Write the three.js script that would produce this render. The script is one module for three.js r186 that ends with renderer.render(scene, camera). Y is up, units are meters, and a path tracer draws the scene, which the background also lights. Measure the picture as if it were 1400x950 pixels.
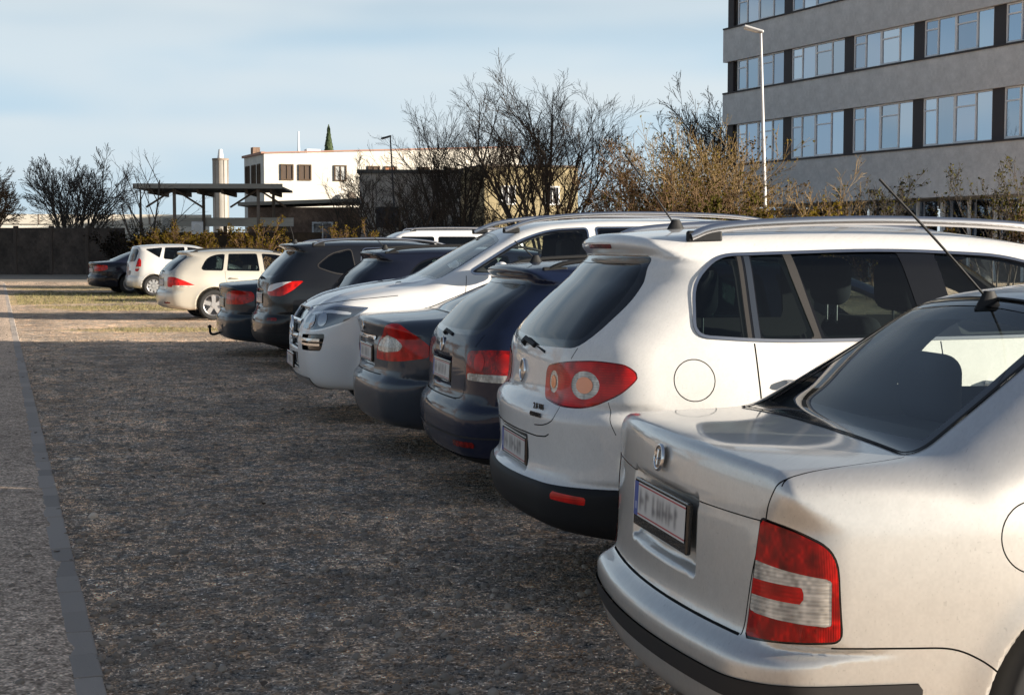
import * as THREE from 'three';
import { mergeGeometries } from 'three/addons/utils/BufferGeometryUtils.js';
import { RoundedBoxGeometry } from 'three/addons/geometries/RoundedBoxGeometry.js';
import { ImprovedNoise } from 'three/addons/math/ImprovedNoise.js';
import { FontLoader } from 'three/addons/loaders/FontLoader.js';
import { TextGeometry } from 'three/addons/geometries/TextGeometry.js';

// ---------------------------------------------------------------- camera, sky, sun, exposure
const scene = new THREE.Scene();
const camera = new THREE.PerspectiveCamera(25.5, 1024 / 694, 0.05, 3000);
camera.position.set(0, 1.57, 0);
camera.rotation.set(-Math.atan(140 / 2100), 0, 0);
const renderer = new THREE.WebGLRenderer({ antialias: true });
renderer.toneMapping = THREE.LinearToneMapping;
renderer.toneMappingExposure = 4.4;
renderer.shadowMap.enabled = true;

const perlin = new ImprovedNoise();
const fbm = (x, y, z, o = 4) => { let s = 0, a = 0.5, f = 1; for (let i = 0; i < o; i++) { s += a * perlin.noise(x * f, y * f, z * f); a *= 0.5; f *= 2.03; } return s; };
const clamp = (v, a = 0, b = 1) => Math.min(b, Math.max(a, v));
const mix = (a, b, t) => a + (b - a) * t;
const sstep = (a, b, x) => { const t = clamp((x - a) / (b - a)); return t * t * (3 - 2 * t); };
function rng(seed) { let s = seed >>> 0; return () => { s = (s + 0x6d2b79f5) | 0; let t = Math.imul(s ^ (s >>> 15), 1 | s); t = (t + Math.imul(t ^ (t >>> 7), 61 | t)) ^ t; return ((t ^ (t >>> 14)) >>> 0) / 4294967296; }; }

const SUN = new THREE.Vector3(0.973, Math.tan(11.8 * Math.PI / 180), 0.23).normalize();
{
  // computed sky: clear air, haze towards the horizon, thin stretched cirrus
  const W = 1024, H = 512, d = new Float32Array(W * H * 4), v = new THREE.Vector3();
  for (let j = 0; j < H; j++) for (let i = 0; i < W; i++) {
    const phi = (i + 0.5) / W * 2 * Math.PI - Math.PI, el = ((j + 0.5) / H - 0.5) * Math.PI;
    v.set(Math.cos(el) * Math.cos(phi), Math.sin(el), Math.cos(el) * Math.sin(phi));
    const y = Math.max(v.y, 0), c = v.dot(SUN);
    const t = 1 - Math.exp(-Math.max(y - 0.12, 0) * 5.5 - y * 0.3);
    let r = mix(0.57, 0.12, t), g = mix(0.785, 0.165, t), b = mix(0.95, 0.26, t);
    const low = Math.exp(-y * 22); r += 0.11 * low; g += 0.03 * low; b -= 0.06 * low;
    // cirrus streaks, laid out on a plane high above
    const q = 1 / (y + 0.10), px = v.x * q, pz = v.z * q;
    const wx = px + 0.35 * fbm(px * 0.7, pz * 0.7, 3.1, 3);
    let cl = fbm(wx * 0.55 + 4, pz * 1.5 + 0.5 * fbm(px, pz, 9, 3), 1.7, 5);
    cl = sstep(-0.2, 0.3, cl) * 0.62 + 0.16 * sstep(-0.1, 0.4, fbm(px * 1.3, pz * 4.2, 8.2, 4));
    cl *= sstep(-0.02, 0.06, v.y) * (1 - 0.85 * sstep(0.16, 0.42, v.y));
    r = mix(r, 0.84, cl); g = mix(g, 0.91, cl); b = mix(b, 0.94, cl);
    const halo = Math.pow(Math.max(c, 0), 9) * 1.0 + Math.pow(Math.max(c, 0), 60) * 2.5, hz = Math.exp(-y * 7) * Math.pow(Math.max(0.5 + 0.5 * c, 0), 3) * 0.5;
    r += halo * 1.0 + hz; g += halo * 0.86 + hz * 0.85; b += halo * 0.64 + hz * 0.62;
    if (v.y < 0) { r *= 0.6; g *= 0.6; b *= 0.6; }
    const k = (j * W + i) * 4; d[k] = r; d[k + 1] = g; d[k + 2] = b; d[k + 3] = 1;
  }
  const sky = new THREE.DataTexture(d, W, H, THREE.RGBAFormat, THREE.FloatType);
  sky.mapping = THREE.EquirectangularReflectionMapping; sky.magFilter = THREE.LinearFilter; sky.minFilter = THREE.LinearFilter; sky.needsUpdate = true;
  scene.background = sky; scene.environment = sky; scene.backgroundIntensity = 0.205; scene.environmentIntensity = 0.205;
}
const sun = new THREE.DirectionalLight(new THREE.Color(1.0, 0.89, 0.74), 2.75);
sun.position.copy(SUN).multiplyScalar(120); sun.target.position.set(0, 0, -25);
sun.position.add(sun.target.position);
sun.castShadow = true; sun.shadow.mapSize.set(4096, 4096); sun.shadow.radius = 1.2;
Object.assign(sun.shadow.camera, { left: -90, right: 90, top: 60, bottom: -60, near: 1, far: 320 });
scene.add(sun, sun.target);

// ---------------------------------------------------------------- helpers
const used = {};
function numbered(n) { const k = used[n] = (used[n] ?? -1) + 1; return k ? n + '_' + String(k).padStart(3, '0') : n; }
function tag(o, label, category, group) { o.userData.label = label; o.userData.category = category; if (group) o.userData.group = group; return o; }
function thing(name, label, category, pos = [0, 0, 0], turn = 0, group) {
  const o = new THREE.Group(); o.name = numbered(name); o.position.set(...pos); o.rotation.y = turn; scene.add(o); return tag(o, label, category, group);
}
function mesh(name, geo, mat, parent = scene, pos, rot) {
  const m = new THREE.Mesh(geo, mat); m.name = parent === scene ? numbered(name) : name; m.castShadow = m.receiveShadow = true;
  if (pos) m.position.set(...pos); if (rot) m.rotation.set(...rot); parent.add(m); return m;
}
function structure(name, geo, mat) { const m = mesh(name, geo, mat); m.userData.kind = 'structure'; return m; }
const lin = (r, g, b) => new THREE.Color().setRGB(r, g, b);
const std = (c, rough = 0.8, o = {}) => new THREE.MeshStandardMaterial({ color: Array.isArray(c) ? lin(...c) : c, roughness: rough, metalness: 0, side: THREE.DoubleSide, ...o });
const phys = (c, rough, o = {}) => new THREE.MeshPhysicalMaterial({ color: Array.isArray(c) ? lin(...c) : c, roughness: rough, metalness: 0, side: THREE.DoubleSide, ...o });
const box = (w, h, d, x = 0, y = 0, z = 0) => new THREE.BoxGeometry(w, h, d).translate(x, y, z);
const rbox = (w, h, d, r, x = 0, y = 0, z = 0, s = 3) => new RoundedBoxGeometry(w, h, d, s, r).translate(x, y, z);
function plain(g) { const q = g.index ? g.toNonIndexed() : g; for (const k of Object.keys(q.attributes)) if (!['position', 'normal', 'uv'].includes(k)) q.deleteAttribute(k); return q; }
const merge = (list) => mergeGeometries(list.map(plain));
function tube(pts, r, seg = 8, n = 24, tension = 0.5) { return new THREE.TubeGeometry(new THREE.CatmullRomCurve3(pts.map((p) => new THREE.Vector3(...p)), false, 'catmullrom', tension), n, r, seg); }
// a 1-D profile: monotone cubic through points, softened by a gaussian of sigma metres
function profile(pts, sigma = 0.02) {
  const n = pts.length, xs = pts.map((p) => p[0]), ys = pts.map((p) => p[1]), m = new Array(n).fill(0), dl = [];
  for (let i = 0; i < n - 1; i++) dl[i] = (ys[i + 1] - ys[i]) / (xs[i + 1] - xs[i]);
  m[0] = dl[0]; m[n - 1] = dl[n - 2];
  for (let i = 1; i < n - 1; i++) m[i] = dl[i - 1] * dl[i] <= 0 ? 0 : 2 * dl[i - 1] * dl[i] / (dl[i - 1] + dl[i]);
  const raw = (x) => {
    if (x <= xs[0]) return ys[0] + m[0] * (x - xs[0]); if (x >= xs[n - 1]) return ys[n - 1] + m[n - 1] * (x - xs[n - 1]);
    let i = 0; while (x > xs[i + 1]) i++;
    const h = xs[i + 1] - xs[i], t = (x - xs[i]) / h, a = 1 - t;
    return ys[i] * a * a * (1 + 2 * t) + ys[i + 1] * t * t * (3 - 2 * t) + h * (m[i] * t * a * a - m[i + 1] * t * t * a);
  };
  const lo = xs[0] - 0.3, hi = xs[n - 1] + 0.3, st = 0.004, N = Math.ceil((hi - lo) / st) + 1, A = new Float64Array(N), Bf = new Float64Array(N);
  for (let i = 0; i < N; i++) A[i] = raw(lo + i * st);
  const R = Math.max(1, Math.ceil(sigma * 2.6 / st)), w = []; let ws = 0;
  for (let k = -R; k <= R; k++) { w.push(Math.exp(-0.5 * (k * st / sigma) ** 2)); ws += w[w.length - 1]; }
  for (let i = 0; i < N; i++) { let s = 0; for (let k = -R; k <= R; k++) s += w[k + R] * A[clamp(i + k, 0, N - 1)]; Bf[i] = s / ws; }
  const f = (x) => { const u = clamp((x - lo) / st, 0, N - 1.001), i = u | 0; return Bf[i] + (Bf[i + 1] - Bf[i]) * (u - i); };
  const G = new Float64Array(N); for (let i = 0; i < N; i++) { const g = (Bf[Math.min(N - 1, i + 2)] - Bf[Math.max(0, i - 2)]) / (4 * st); G[i] = Math.sqrt(1 + g * g); }
  f.norm = (x) => { const u = clamp((x - lo) / st, 0, N - 1.001), i = u | 0; return G[i] + (G[i + 1] - G[i]) * (u - i); };
  return f;
}
const smax = (a, b, k) => { const h = Math.max(k - Math.abs(a - b), 0); return Math.max(a, b) + h * h * 0.25 / k; };
// 2-D signed distances
function spline2(pts, closed = true, per = 8) {
  const c = new THREE.SplineCurve(pts.map((p) => new THREE.Vector2(...p))); if (!closed) return c.getPoints(per * pts.length).map((v) => [v.x, v.y]);
  const c3 = new THREE.CatmullRomCurve3(pts.map((p) => new THREE.Vector3(p[0], p[1], 0)), true, 'centripetal'); return c3.getPoints(per * pts.length).slice(0, -1).map((v) => [v.x, v.y]);
}
// polygon with every corner rounded by radius r (or per-corner radius as third entry)
function roundPoly(pts, r = 0.03) {
  const out = [], n = pts.length;
  for (let i = 0; i < n; i++) {
    const p = pts[i], a = pts[(i + n - 1) % n], b = pts[(i + 1) % n], rr = p[2] ?? r;
    const la = Math.hypot(a[0] - p[0], a[1] - p[1]), lb = Math.hypot(b[0] - p[0], b[1] - p[1]), k = Math.min(rr, la * 0.48, lb * 0.48);
    const A = [p[0] + (a[0] - p[0]) / la * k, p[1] + (a[1] - p[1]) / la * k], B = [p[0] + (b[0] - p[0]) / lb * k, p[1] + (b[1] - p[1]) / lb * k];
    for (let t = 0; t <= 1.001; t += 0.2) { const s = 1 - t; out.push([s * s * A[0] + 2 * s * t * p[0] + t * t * B[0], s * s * A[1] + 2 * s * t * p[1] + t * t * B[1]]); }
  }
  return out;
}
function polySD(pts) {
  const n = pts.length; let x0 = 1e9, x1 = -1e9, y0 = 1e9, y1 = -1e9; for (const [x, y] of pts) { x0 = Math.min(x0, x); x1 = Math.max(x1, x); y0 = Math.min(y0, y); y1 = Math.max(y1, y); }
  return (x, y) => {
    const bx = Math.max(x0 - x, x - x1), by = Math.max(y0 - y, y - y1), bd = Math.max(bx, by); if (bd > 0.12) return bd;
    let d = 1e9, inside = false;
    for (let i = 0, j = n - 1; i < n; j = i++) {
      const ax = pts[j][0], ay = pts[j][1], ex = pts[i][0] - ax, ey = pts[i][1] - ay, wx = x - ax, wy = y - ay;
      const t = clamp((wx * ex + wy * ey) / (ex * ex + ey * ey + 1e-12)), qx = wx - ex * t, qy = wy - ey * t; d = Math.min(d, qx * qx + qy * qy);
      if ((pts[i][1] > y) !== (ay > y) && x < (pts[i][0] - ax) * (y - ay) / (pts[i][1] - ay) + ax) inside = !inside;
    }
    d = Math.sqrt(d); return inside ? -d : d;
  };
}
function lineSD(pts, closed = false) {       // returns f(x, y) -> [signed distance, distance, distance past the ends]
  const n = pts.length; let x0 = 1e9, x1 = -1e9, y0 = 1e9, y1 = -1e9; for (const [x, y] of pts) { x0 = Math.min(x0, x); x1 = Math.max(x1, x); y0 = Math.min(y0, y); y1 = Math.max(y1, y); }
  const out = [0, 0, 0];
  return (x, y) => {
    const bd = Math.max(x0 - x, x - x1, y0 - y, y - y1); if (bd > 0.1) { out[0] = bd; out[1] = bd; out[2] = bd; return out; }
    let best = 1e9, sg = 0, past = -1;
    const m = closed ? n : n - 1;
    for (let i = 0; i < m; i++) {
      const a = pts[i], b = pts[(i + 1) % n], ex = b[0] - a[0], ey = b[1] - a[1], l2 = ex * ex + ey * ey + 1e-12, wx = x - a[0], wy = y - a[1], tt = (wx * ex + wy * ey) / l2, t = clamp(tt);
      const qx = wx - ex * t, qy = wy - ey * t, d = qx * qx + qy * qy;
      if (d < best) { best = d; const l = Math.sqrt(l2); sg = (ex * wy - ey * wx) / l; past = -1; if (!closed) { if (i === 0 && tt < 0) past = -tt * l; else if (i === m - 1 && tt > 1) past = (tt - 1) * l; else past = -Math.min(0.03, i === 0 ? tt * l : 1, i === m - 1 ? (1 - tt) * l : 1); } }
    }
    const d = Math.sqrt(best); out[0] = Math.sign(sg) * d; out[1] = d; out[2] = past; return out;
  };
}
// ---------------------------------------------------------------- surfaces from a distance-like field (surface nets, then projected onto the field)
class Soup {
  constructor(cap = 4096) { this.a = new Float32Array(cap * 18); this.n = 0; }
  room(k) { if ((this.n + k) * 18 > this.a.length) { const b = new Float32Array(Math.max(this.a.length * 2, (this.n + k) * 18)); b.set(this.a); this.a = b; } }
  tri(p, q, r) { this.room(1); const a = this.a, o = this.n++ * 18; for (let i = 0; i < 6; i++) { a[o + i] = p[i]; a[o + 6 + i] = q[i]; a[o + 12 + i] = r[i]; } }
  copy(a, o) { if ((this.n + 1) * 18 > this.a.length) this.room(1); const b = this.a, q = this.n++ * 18; for (let i = 0; i < 18; i++) b[q + i] = a[o + i]; }
  add(s) { this.room(s.n); this.a.set(s.a.subarray(0, s.n * 18), this.n * 18); this.n += s.n; }
}
function surface(F, [x0, y0, z0, x1, y1, z1], h) {
  const nx = Math.ceil((x1 - x0) / h) + 1, ny = Math.ceil((y1 - y0) / h) + 1, nz = Math.ceil((z1 - z0) / h) + 1, V = new Float32Array(nx * ny * nz), B = 6, id = (i, j, k) => (k * ny + j) * nx + i;
  for (let k = 0; k < nz; k += B) for (let j = 0; j < ny; j += B) for (let i = 0; i < nx; i += B) {
    const c = F(x0 + (i + B / 2) * h, y0 + (j + B / 2) * h, z0 + (k + B / 2) * h), far = Math.abs(c) > B * h * 1.75;
    for (let kk = k; kk < Math.min(nz, k + B); kk++) for (let jj = j; jj < Math.min(ny, j + B); jj++) for (let ii = i; ii < Math.min(nx, i + B); ii++)
      V[id(ii, jj, kk)] = far ? c : F(x0 + ii * h, y0 + jj * h, z0 + kk * h);
  }
  const cell = new Int32Array(nx * ny * nz).fill(-1), P = []; const e = 0.0025;
  const g = [0, 0, 0], grad = (x, y, z) => { g[0] = (F(x + e, y, z) - F(x - e, y, z)) / (2 * e); g[1] = (F(x, y + e, z) - F(x, y - e, z)) / (2 * e); g[2] = (F(x, y, z + e) - F(x, y, z - e)) / (2 * e); };
  const cn = [[0, 0, 0], [1, 0, 0], [0, 1, 0], [1, 1, 0], [0, 0, 1], [1, 0, 1], [0, 1, 1], [1, 1, 1]], ed = [[0, 1], [2, 3], [4, 5], [6, 7], [0, 2], [1, 3], [4, 6], [5, 7], [0, 4], [1, 5], [2, 6], [3, 7]], val = new Array(8);
  for (let k = 0; k < nz - 1; k++) for (let j = 0; j < ny - 1; j++) for (let i = 0; i < nx - 1; i++) {
    let neg = 0; for (let c = 0; c < 8; c++) { val[c] = V[id(i + cn[c][0], j + cn[c][1], k + cn[c][2])]; if (val[c] < 0) neg++; }
    if (neg === 0 || neg === 8) continue;
    let sx = 0, sy = 0, sz = 0, m = 0;
    for (const [a, b] of ed) if ((val[a] < 0) !== (val[b] < 0)) { const t = val[a] / (val[a] - val[b]), A = cn[a], Q = cn[b]; sx += A[0] + (Q[0] - A[0]) * t; sy += A[1] + (Q[1] - A[1]) * t; sz += A[2] + (Q[2] - A[2]) * t; m++; }
    let x = x0 + (i + sx / m) * h, y = y0 + (j + sy / m) * h, z = z0 + (k + sz / m) * h;
    grad(x, y, z); const l2 = g[0] * g[0] + g[1] * g[1] + g[2] * g[2] + 1e-9; for (let it = 0; it < 2; it++) { const s = clamp(F(x, y, z) / l2, -h, h); x -= g[0] * s; y -= g[1] * s; z -= g[2] * s; }
    grad(x, y, z); const l = Math.hypot(g[0], g[1], g[2]) || 1;
    cell[id(i, j, k)] = P.length; P.push([x, y, z, g[0] / l, g[1] / l, g[2] / l]);
  }
  const out = new Soup(P.length * 2);
  const T = (a, b, c) => { const ux = b[0] - a[0], uy = b[1] - a[1], uz = b[2] - a[2], vx = c[0] - a[0], vy = c[1] - a[1], vz = c[2] - a[2]; if ((uy * vz - uz * vy) * a[3] + (uz * vx - ux * vz) * a[4] + (ux * vy - uy * vx) * a[5] >= 0) out.tri(a, b, c); else out.tri(a, c, b); };
  const Q = (a, b, c, d) => { if (a < 0 || b < 0 || c < 0 || d < 0) return; a = P[a]; b = P[b]; c = P[c]; d = P[d]; const ac = (a[0] - c[0]) ** 2 + (a[1] - c[1]) ** 2 + (a[2] - c[2]) ** 2, bd = (b[0] - d[0]) ** 2 + (b[1] - d[1]) ** 2 + (b[2] - d[2]) ** 2; if (ac < bd) { T(a, b, c); T(a, c, d); } else { T(a, b, d); T(b, c, d); } };
  for (let k = 1; k < nz - 1; k++) for (let j = 1; j < ny - 1; j++) for (let i = 1; i < nx - 1; i++) {
    const s = V[id(i, j, k)] < 0;
    if (s !== (V[id(i + 1, j, k)] < 0)) Q(cell[id(i, j - 1, k - 1)], cell[id(i, j, k - 1)], cell[id(i, j, k)], cell[id(i, j - 1, k)]);
    if (s !== (V[id(i, j + 1, k)] < 0)) Q(cell[id(i - 1, j, k - 1)], cell[id(i, j, k - 1)], cell[id(i, j, k)], cell[id(i - 1, j, k)]);
    if (s !== (V[id(i, j, k + 1)] < 0)) Q(cell[id(i - 1, j - 1, k)], cell[id(i, j - 1, k)], cell[id(i, j, k)], cell[id(i - 1, j, k)]);
  }
  return out;
}
// split a soup by a field: [inside (< 0), outside]
function cut(s, f) {
  const inn = new Soup(256), out = new Soup(s.n), a = s.a, v = [0, 0, 0], pt = (o) => Array.prototype.slice.call(a, o, o + 6);
  const lerp = (p, q, t) => { const r = []; for (let i = 0; i < 6; i++) r[i] = p[i] + (q[i] - p[i]) * t; const l = Math.hypot(r[3], r[4], r[5]) || 1; r[3] /= l; r[4] /= l; r[5] /= l; return r; };
  for (let t = 0; t < s.n; t++) {
    const o = t * 18; let neg = 0; v[0] = f(a[o], a[o + 1], a[o + 2], a[o + 3], a[o + 4], a[o + 5]); if (v[0] > 0.13) { out.copy(a, o); continue; } if (v[0] < 0) neg++;
    for (let c = 1; c < 3; c++) { const q = o + c * 6; v[c] = f(a[q], a[q + 1], a[q + 2], a[q + 3], a[q + 4], a[q + 5]); if (v[c] < 0) neg++; }
    if (neg === 0 || neg === 3) { (neg ? inn : out).copy(a, o); continue; }
    const p = [pt(o), pt(o + 6), pt(o + 12)]; let i = 0; if (neg === 1) { while (v[i] >= 0) i++; } else { while (v[i] < 0) i++; }
    const j = (i + 1) % 3, k = (i + 2) % 3, pj = lerp(p[i], p[j], v[i] / (v[i] - v[j])), pk = lerp(p[i], p[k], v[i] / (v[i] - v[k]));
    const one = neg === 1 ? inn : out, two = neg === 1 ? out : inn;
    one.tri(p[i], pj, pk); two.tri(pj, p[j], p[k]); two.tri(pj, p[k], pk);
  }
  return [inn, out];
}
function soupGeo(s, off = 0, uvf) {
  const P = new Float32Array(s.n * 9), N = new Float32Array(s.n * 9), U = new Float32Array(s.n * 6), a = s.a;
  for (let i = 0; i < s.n * 3; i++) {
    const o = i * 6; for (let c = 0; c < 3; c++) { P[i * 3 + c] = a[o + c] + a[o + 3 + c] * off; N[i * 3 + c] = a[o + 3 + c]; }
    const u = uvf ? uvf(a[o], a[o + 1], a[o + 2]) : [a[o] + a[o + 2], a[o + 1]]; U[i * 2] = u[0]; U[i * 2 + 1] = u[1];
  }
  const g = new THREE.BufferGeometry(); g.setAttribute('position', new THREE.BufferAttribute(P, 3)); g.setAttribute('normal', new THREE.BufferAttribute(N, 3)); g.setAttribute('uv', new THREE.BufferAttribute(U, 2)); return g;
}
// ---------------------------------------------------------------- materials shared by the cars
function canvasTex(w, h, draw, srgb = true) {
  const c = document.createElement('canvas'); c.width = w; c.height = h; const g = c.getContext('2d'); draw(g, w, h);
  const t = new THREE.CanvasTexture(c); if (srgb) t.colorSpace = THREE.SRGBColorSpace; t.wrapS = t.wrapT = THREE.RepeatWrapping; t.needsUpdate = true; return t;
}
function dataTex(n, fn, srgb = false, m = n) {
  const d = new Uint8Array(n * m * 4); for (let j = 0; j < m; j++) for (let i = 0; i < n; i++) { const c = fn(i / n, j / m, i, j), k = (j * n + i) * 4; d[k] = c[0] * 255; d[k + 1] = c[1] * 255; d[k + 2] = c[2] * 255; d[k + 3] = 255; }
  const t = new THREE.DataTexture(d, n, m); t.wrapS = t.wrapT = THREE.RepeatWrapping; t.magFilter = THREE.LinearFilter; t.minFilter = THREE.LinearMipmapLinearFilter; t.generateMipmaps = true; if (srgb) t.colorSpace = THREE.SRGBColorSpace; t.needsUpdate = true; return t;
}
// tileable value noise
function tileNoise(seed, per) {
  const r = rng(seed), A = new Float32Array(per * per); for (let i = 0; i < A.length; i++) A[i] = r();
  return (u, v) => { const x = u * per, y = v * per, i = Math.floor(x), j = Math.floor(y); let a = x - i, b = y - j; a = a * a * (3 - 2 * a); b = b * b * (3 - 2 * b); const q = (p, s) => A[(((s % per) + per) % per) * per + ((p % per) + per) % per]; return mix(mix(q(i, j), q(i + 1, j), a), mix(q(i, j + 1), q(i + 1, j + 1), a), b); };
}
const road = (() => { const a = tileNoise(5, 6), b = tileNoise(6, 40), c = tileNoise(8, 160); return dataTex(256, (u, v) => { const k = 0.35 + 0.35 * a(u, v) + 0.2 * b(u, v) + 0.18 * c(u, v); return [k, k, k]; }); })();   // film of road dust: roughness
const dust = (() => { const a = tileNoise(41, 4), b = tileNoise(42, 30), c = tileNoise(43, 150); return dataTex(512, (u, v) => { const k = 0.965 + 0.02 * (a(u, v) - 0.5) + 0.02 * (b(u, v) - 0.5) + 0.03 * (c(u, v) - 0.5) - (c(v, u) > 0.93 ? 0.06 : 0); return [clamp(k + 0.006), clamp(k), clamp(k - 0.008)]; }, true); })();
const PAINT = {
  silver: phys([0.70, 0.69, 0.67], 0.40, { metalness: 0.72, clearcoat: 0.9, clearcoatRoughness: 0.05, map: dust }),
  white: phys([0.77, 0.765, 0.755], 0.5, { map: dust, clearcoat: 0.9, clearcoatRoughness: 0.05 }),
  white2: phys([0.74, 0.735, 0.73], 0.5, { clearcoat: 0.9, clearcoatRoughness: 0.05 }),
  navy: phys([0.006, 0.011, 0.034], 0.45, { specularIntensity: 0.35, clearcoat: 0.7, clearcoatRoughness: 0.04 }),
  slate: phys([0.040, 0.050, 0.068], 0.38, { metalness: 0.4, specularIntensity: 0.6, clearcoat: 0.7, clearcoatRoughness: 0.04 }),
  black: phys([0.007, 0.008, 0.011], 0.45, { specularIntensity: 0.3, clearcoat: 0.7, clearcoatRoughness: 0.05 }),
  darkteal: phys([0.012, 0.022, 0.034], 0.45, { specularIntensity: 0.4, clearcoat: 0.7, clearcoatRoughness: 0.05 }),
  champagne: phys([0.60, 0.56, 0.48], 0.42, { metalness: 0.5, clearcoat: 0.9, clearcoatRoughness: 0.08 }),
  lightsilver: phys([0.66, 0.65, 0.63], 0.42, { metalness: 0.45, clearcoat: 0.9, clearcoatRoughness: 0.07 }),
  midnight: phys([0.006, 0.008, 0.018], 0.45, { specularIntensity: 0.3, clearcoat: 0.7, clearcoatRoughness: 0.05 }),
};
const M = {
  chrome: phys([0.72, 0.72, 0.73], 0.12, { metalness: 1 }),
  satin: phys([0.58, 0.58, 0.60], 0.28, { metalness: 1 }),
  plastic: phys([0.013, 0.0135, 0.015], 0.6, { specularIntensity: 0.5 }),
  strip: phys([0.032, 0.030, 0.030], 0.6, { specularIntensity: 0.5 }),
  gloss: phys([0.006, 0.006, 0.007], 0.12, { clearcoat: 0.5 }),
  gap: std([0.012, 0.012, 0.012], 0.9),
  rubber: std([0.014, 0.014, 0.015], 0.85),
  rim: phys([0.55, 0.55, 0.56], 0.3, { metalness: 0.8 }),
  liner: std([0.030, 0.031, 0.034], 0.9),
  seat: std([0.020, 0.022, 0.028], 0.92),
  seatTan: std([0.16, 0.075, 0.04], 0.85),
  glass: phys([0.86, 0.91, 0.89], 0.0, { transmission: 1, thickness: 0, ior: 1.52 }),
  tint: phys([0.20, 0.25, 0.245], 0.0, { transmission: 1, thickness: 0, ior: 1.55 }),
  dark: phys([0.045, 0.055, 0.06], 0.0, { transmission: 1, thickness: 0, ior: 1.55 }),
  under: std([0.012, 0.012, 0.012], 0.9),
};
const ribs = dataTex(64, (u, v) => { const k = 0.5 + 0.5 * Math.cos(v * Math.PI * 2 * 8); return [k, k, k]; });
ribs.repeat.set(30, 30);
const ribsV = ribs.clone(); ribsV.rotation = Math.PI / 2; ribsV.repeat.set(24, 24); ribsV.needsUpdate = true;
const lensA = tileNoise(31, 9), lensB = tileNoise(32, 26);
const lensTex = dataTex(256, (u, v) => { const k = 0.42 + 0.5 * lensA(u, v) * lensB(u, v) + 0.35 * lensA(v, u); return [clamp(k), clamp(k * 0.9), clamp(k * 0.85)]; }, true);
lensTex.repeat.set(3.2, 3.2);
const lensTex2 = dataTex(256, (u, v) => { const k = 0.62 + 0.4 * lensA(u, v) + 0.16 * lensB(u, v) * (0.5 + 0.5 * Math.sin(v * 6.283 * 40)); return [clamp(k), clamp(k), clamp(k)]; }, true); lensTex2.repeat.set(2.3, 2.3);
const clearTex = dataTex(256, (u, v) => { const k = 0.45 + 0.4 * lensA(u, 0.3) + 0.25 * lensB(u, v) - 0.05 * Math.sin(v * 6.283 * 28); return [clamp(k), clamp(k * 0.97), clamp(k * 0.93)]; }, true); clearTex.repeat.set(2.6, 3.4);
const LENS = {
  red: phys([0.66, 0.008, 0.006], 0.3, { map: lensTex, bumpMap: ribsV, bumpScale: 0.0006, specularIntensity: 0.35, clearcoat: 0.45, clearcoatRoughness: 0.03 }),
  bright: phys([0.70, 0.010, 0.006], 0.3, { map: lensTex2, specularIntensity: 0.35, clearcoat: 0.45, clearcoatRoughness: 0.03 }),
  deep: phys([0.30, 0.008, 0.008], 0.22, { map: lensTex, specularIntensity: 0.4, clearcoat: 0.5, clearcoatRoughness: 0.03 }),
  clear: phys([1.0, 0.97, 0.92], 0.25, { metalness: 0.2, map: clearTex, bumpMap: ribs, bumpScale: 0.0006, clearcoat: 1, clearcoatRoughness: 0.03 }),
  smoke: phys([0.16, 0.17, 0.18], 0.2, { metalness: 0.4, bumpMap: ribs, bumpScale: 0.001, clearcoat: 1, clearcoatRoughness: 0.03 }),
};
function plateTex(seed, euro = true) {          // a blurred, unreadable number plate
  return canvasTex(512, 118, (g, w, h) => {
    const r = rng(seed); g.fillStyle = '#d9d6d2'; g.fillRect(0, 0, w, h);
    g.fillStyle = '#b5383a'; g.fillRect(0, 5, w, 5); g.fillRect(0, h - 11, w, 5);
    g.fillStyle = '#3c55a4'; g.fillRect(0, 0, 42, h); g.fillStyle = '#9aa4c8'; g.fillRect(12, 70, 18, 26);
    g.filter = 'blur(8px)'; g.fillStyle = '#3a3638'; g.font = 'bold 92px sans-serif'; let x = 62;
    for (let i = 0; i < 7; i++) { const w2 = 20 + r() * 26; g.fillRect(x, 24, 9, 66); if (r() < 0.6) g.fillRect(x, 24 + r() * 50, w2, 10); if (r() < 0.6) g.fillRect(x + w2 - 8, 28, 9, 60); x += w2 + 18 + (i === 1 ? 26 : 0); }
    g.fillStyle = 'rgba(217,214,210,0.35)'; for (let i = 0; i < 5; i++) g.fillRect(60, 24 + i * 14, 430, 4); g.filter = 'none';
  });
}
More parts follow.
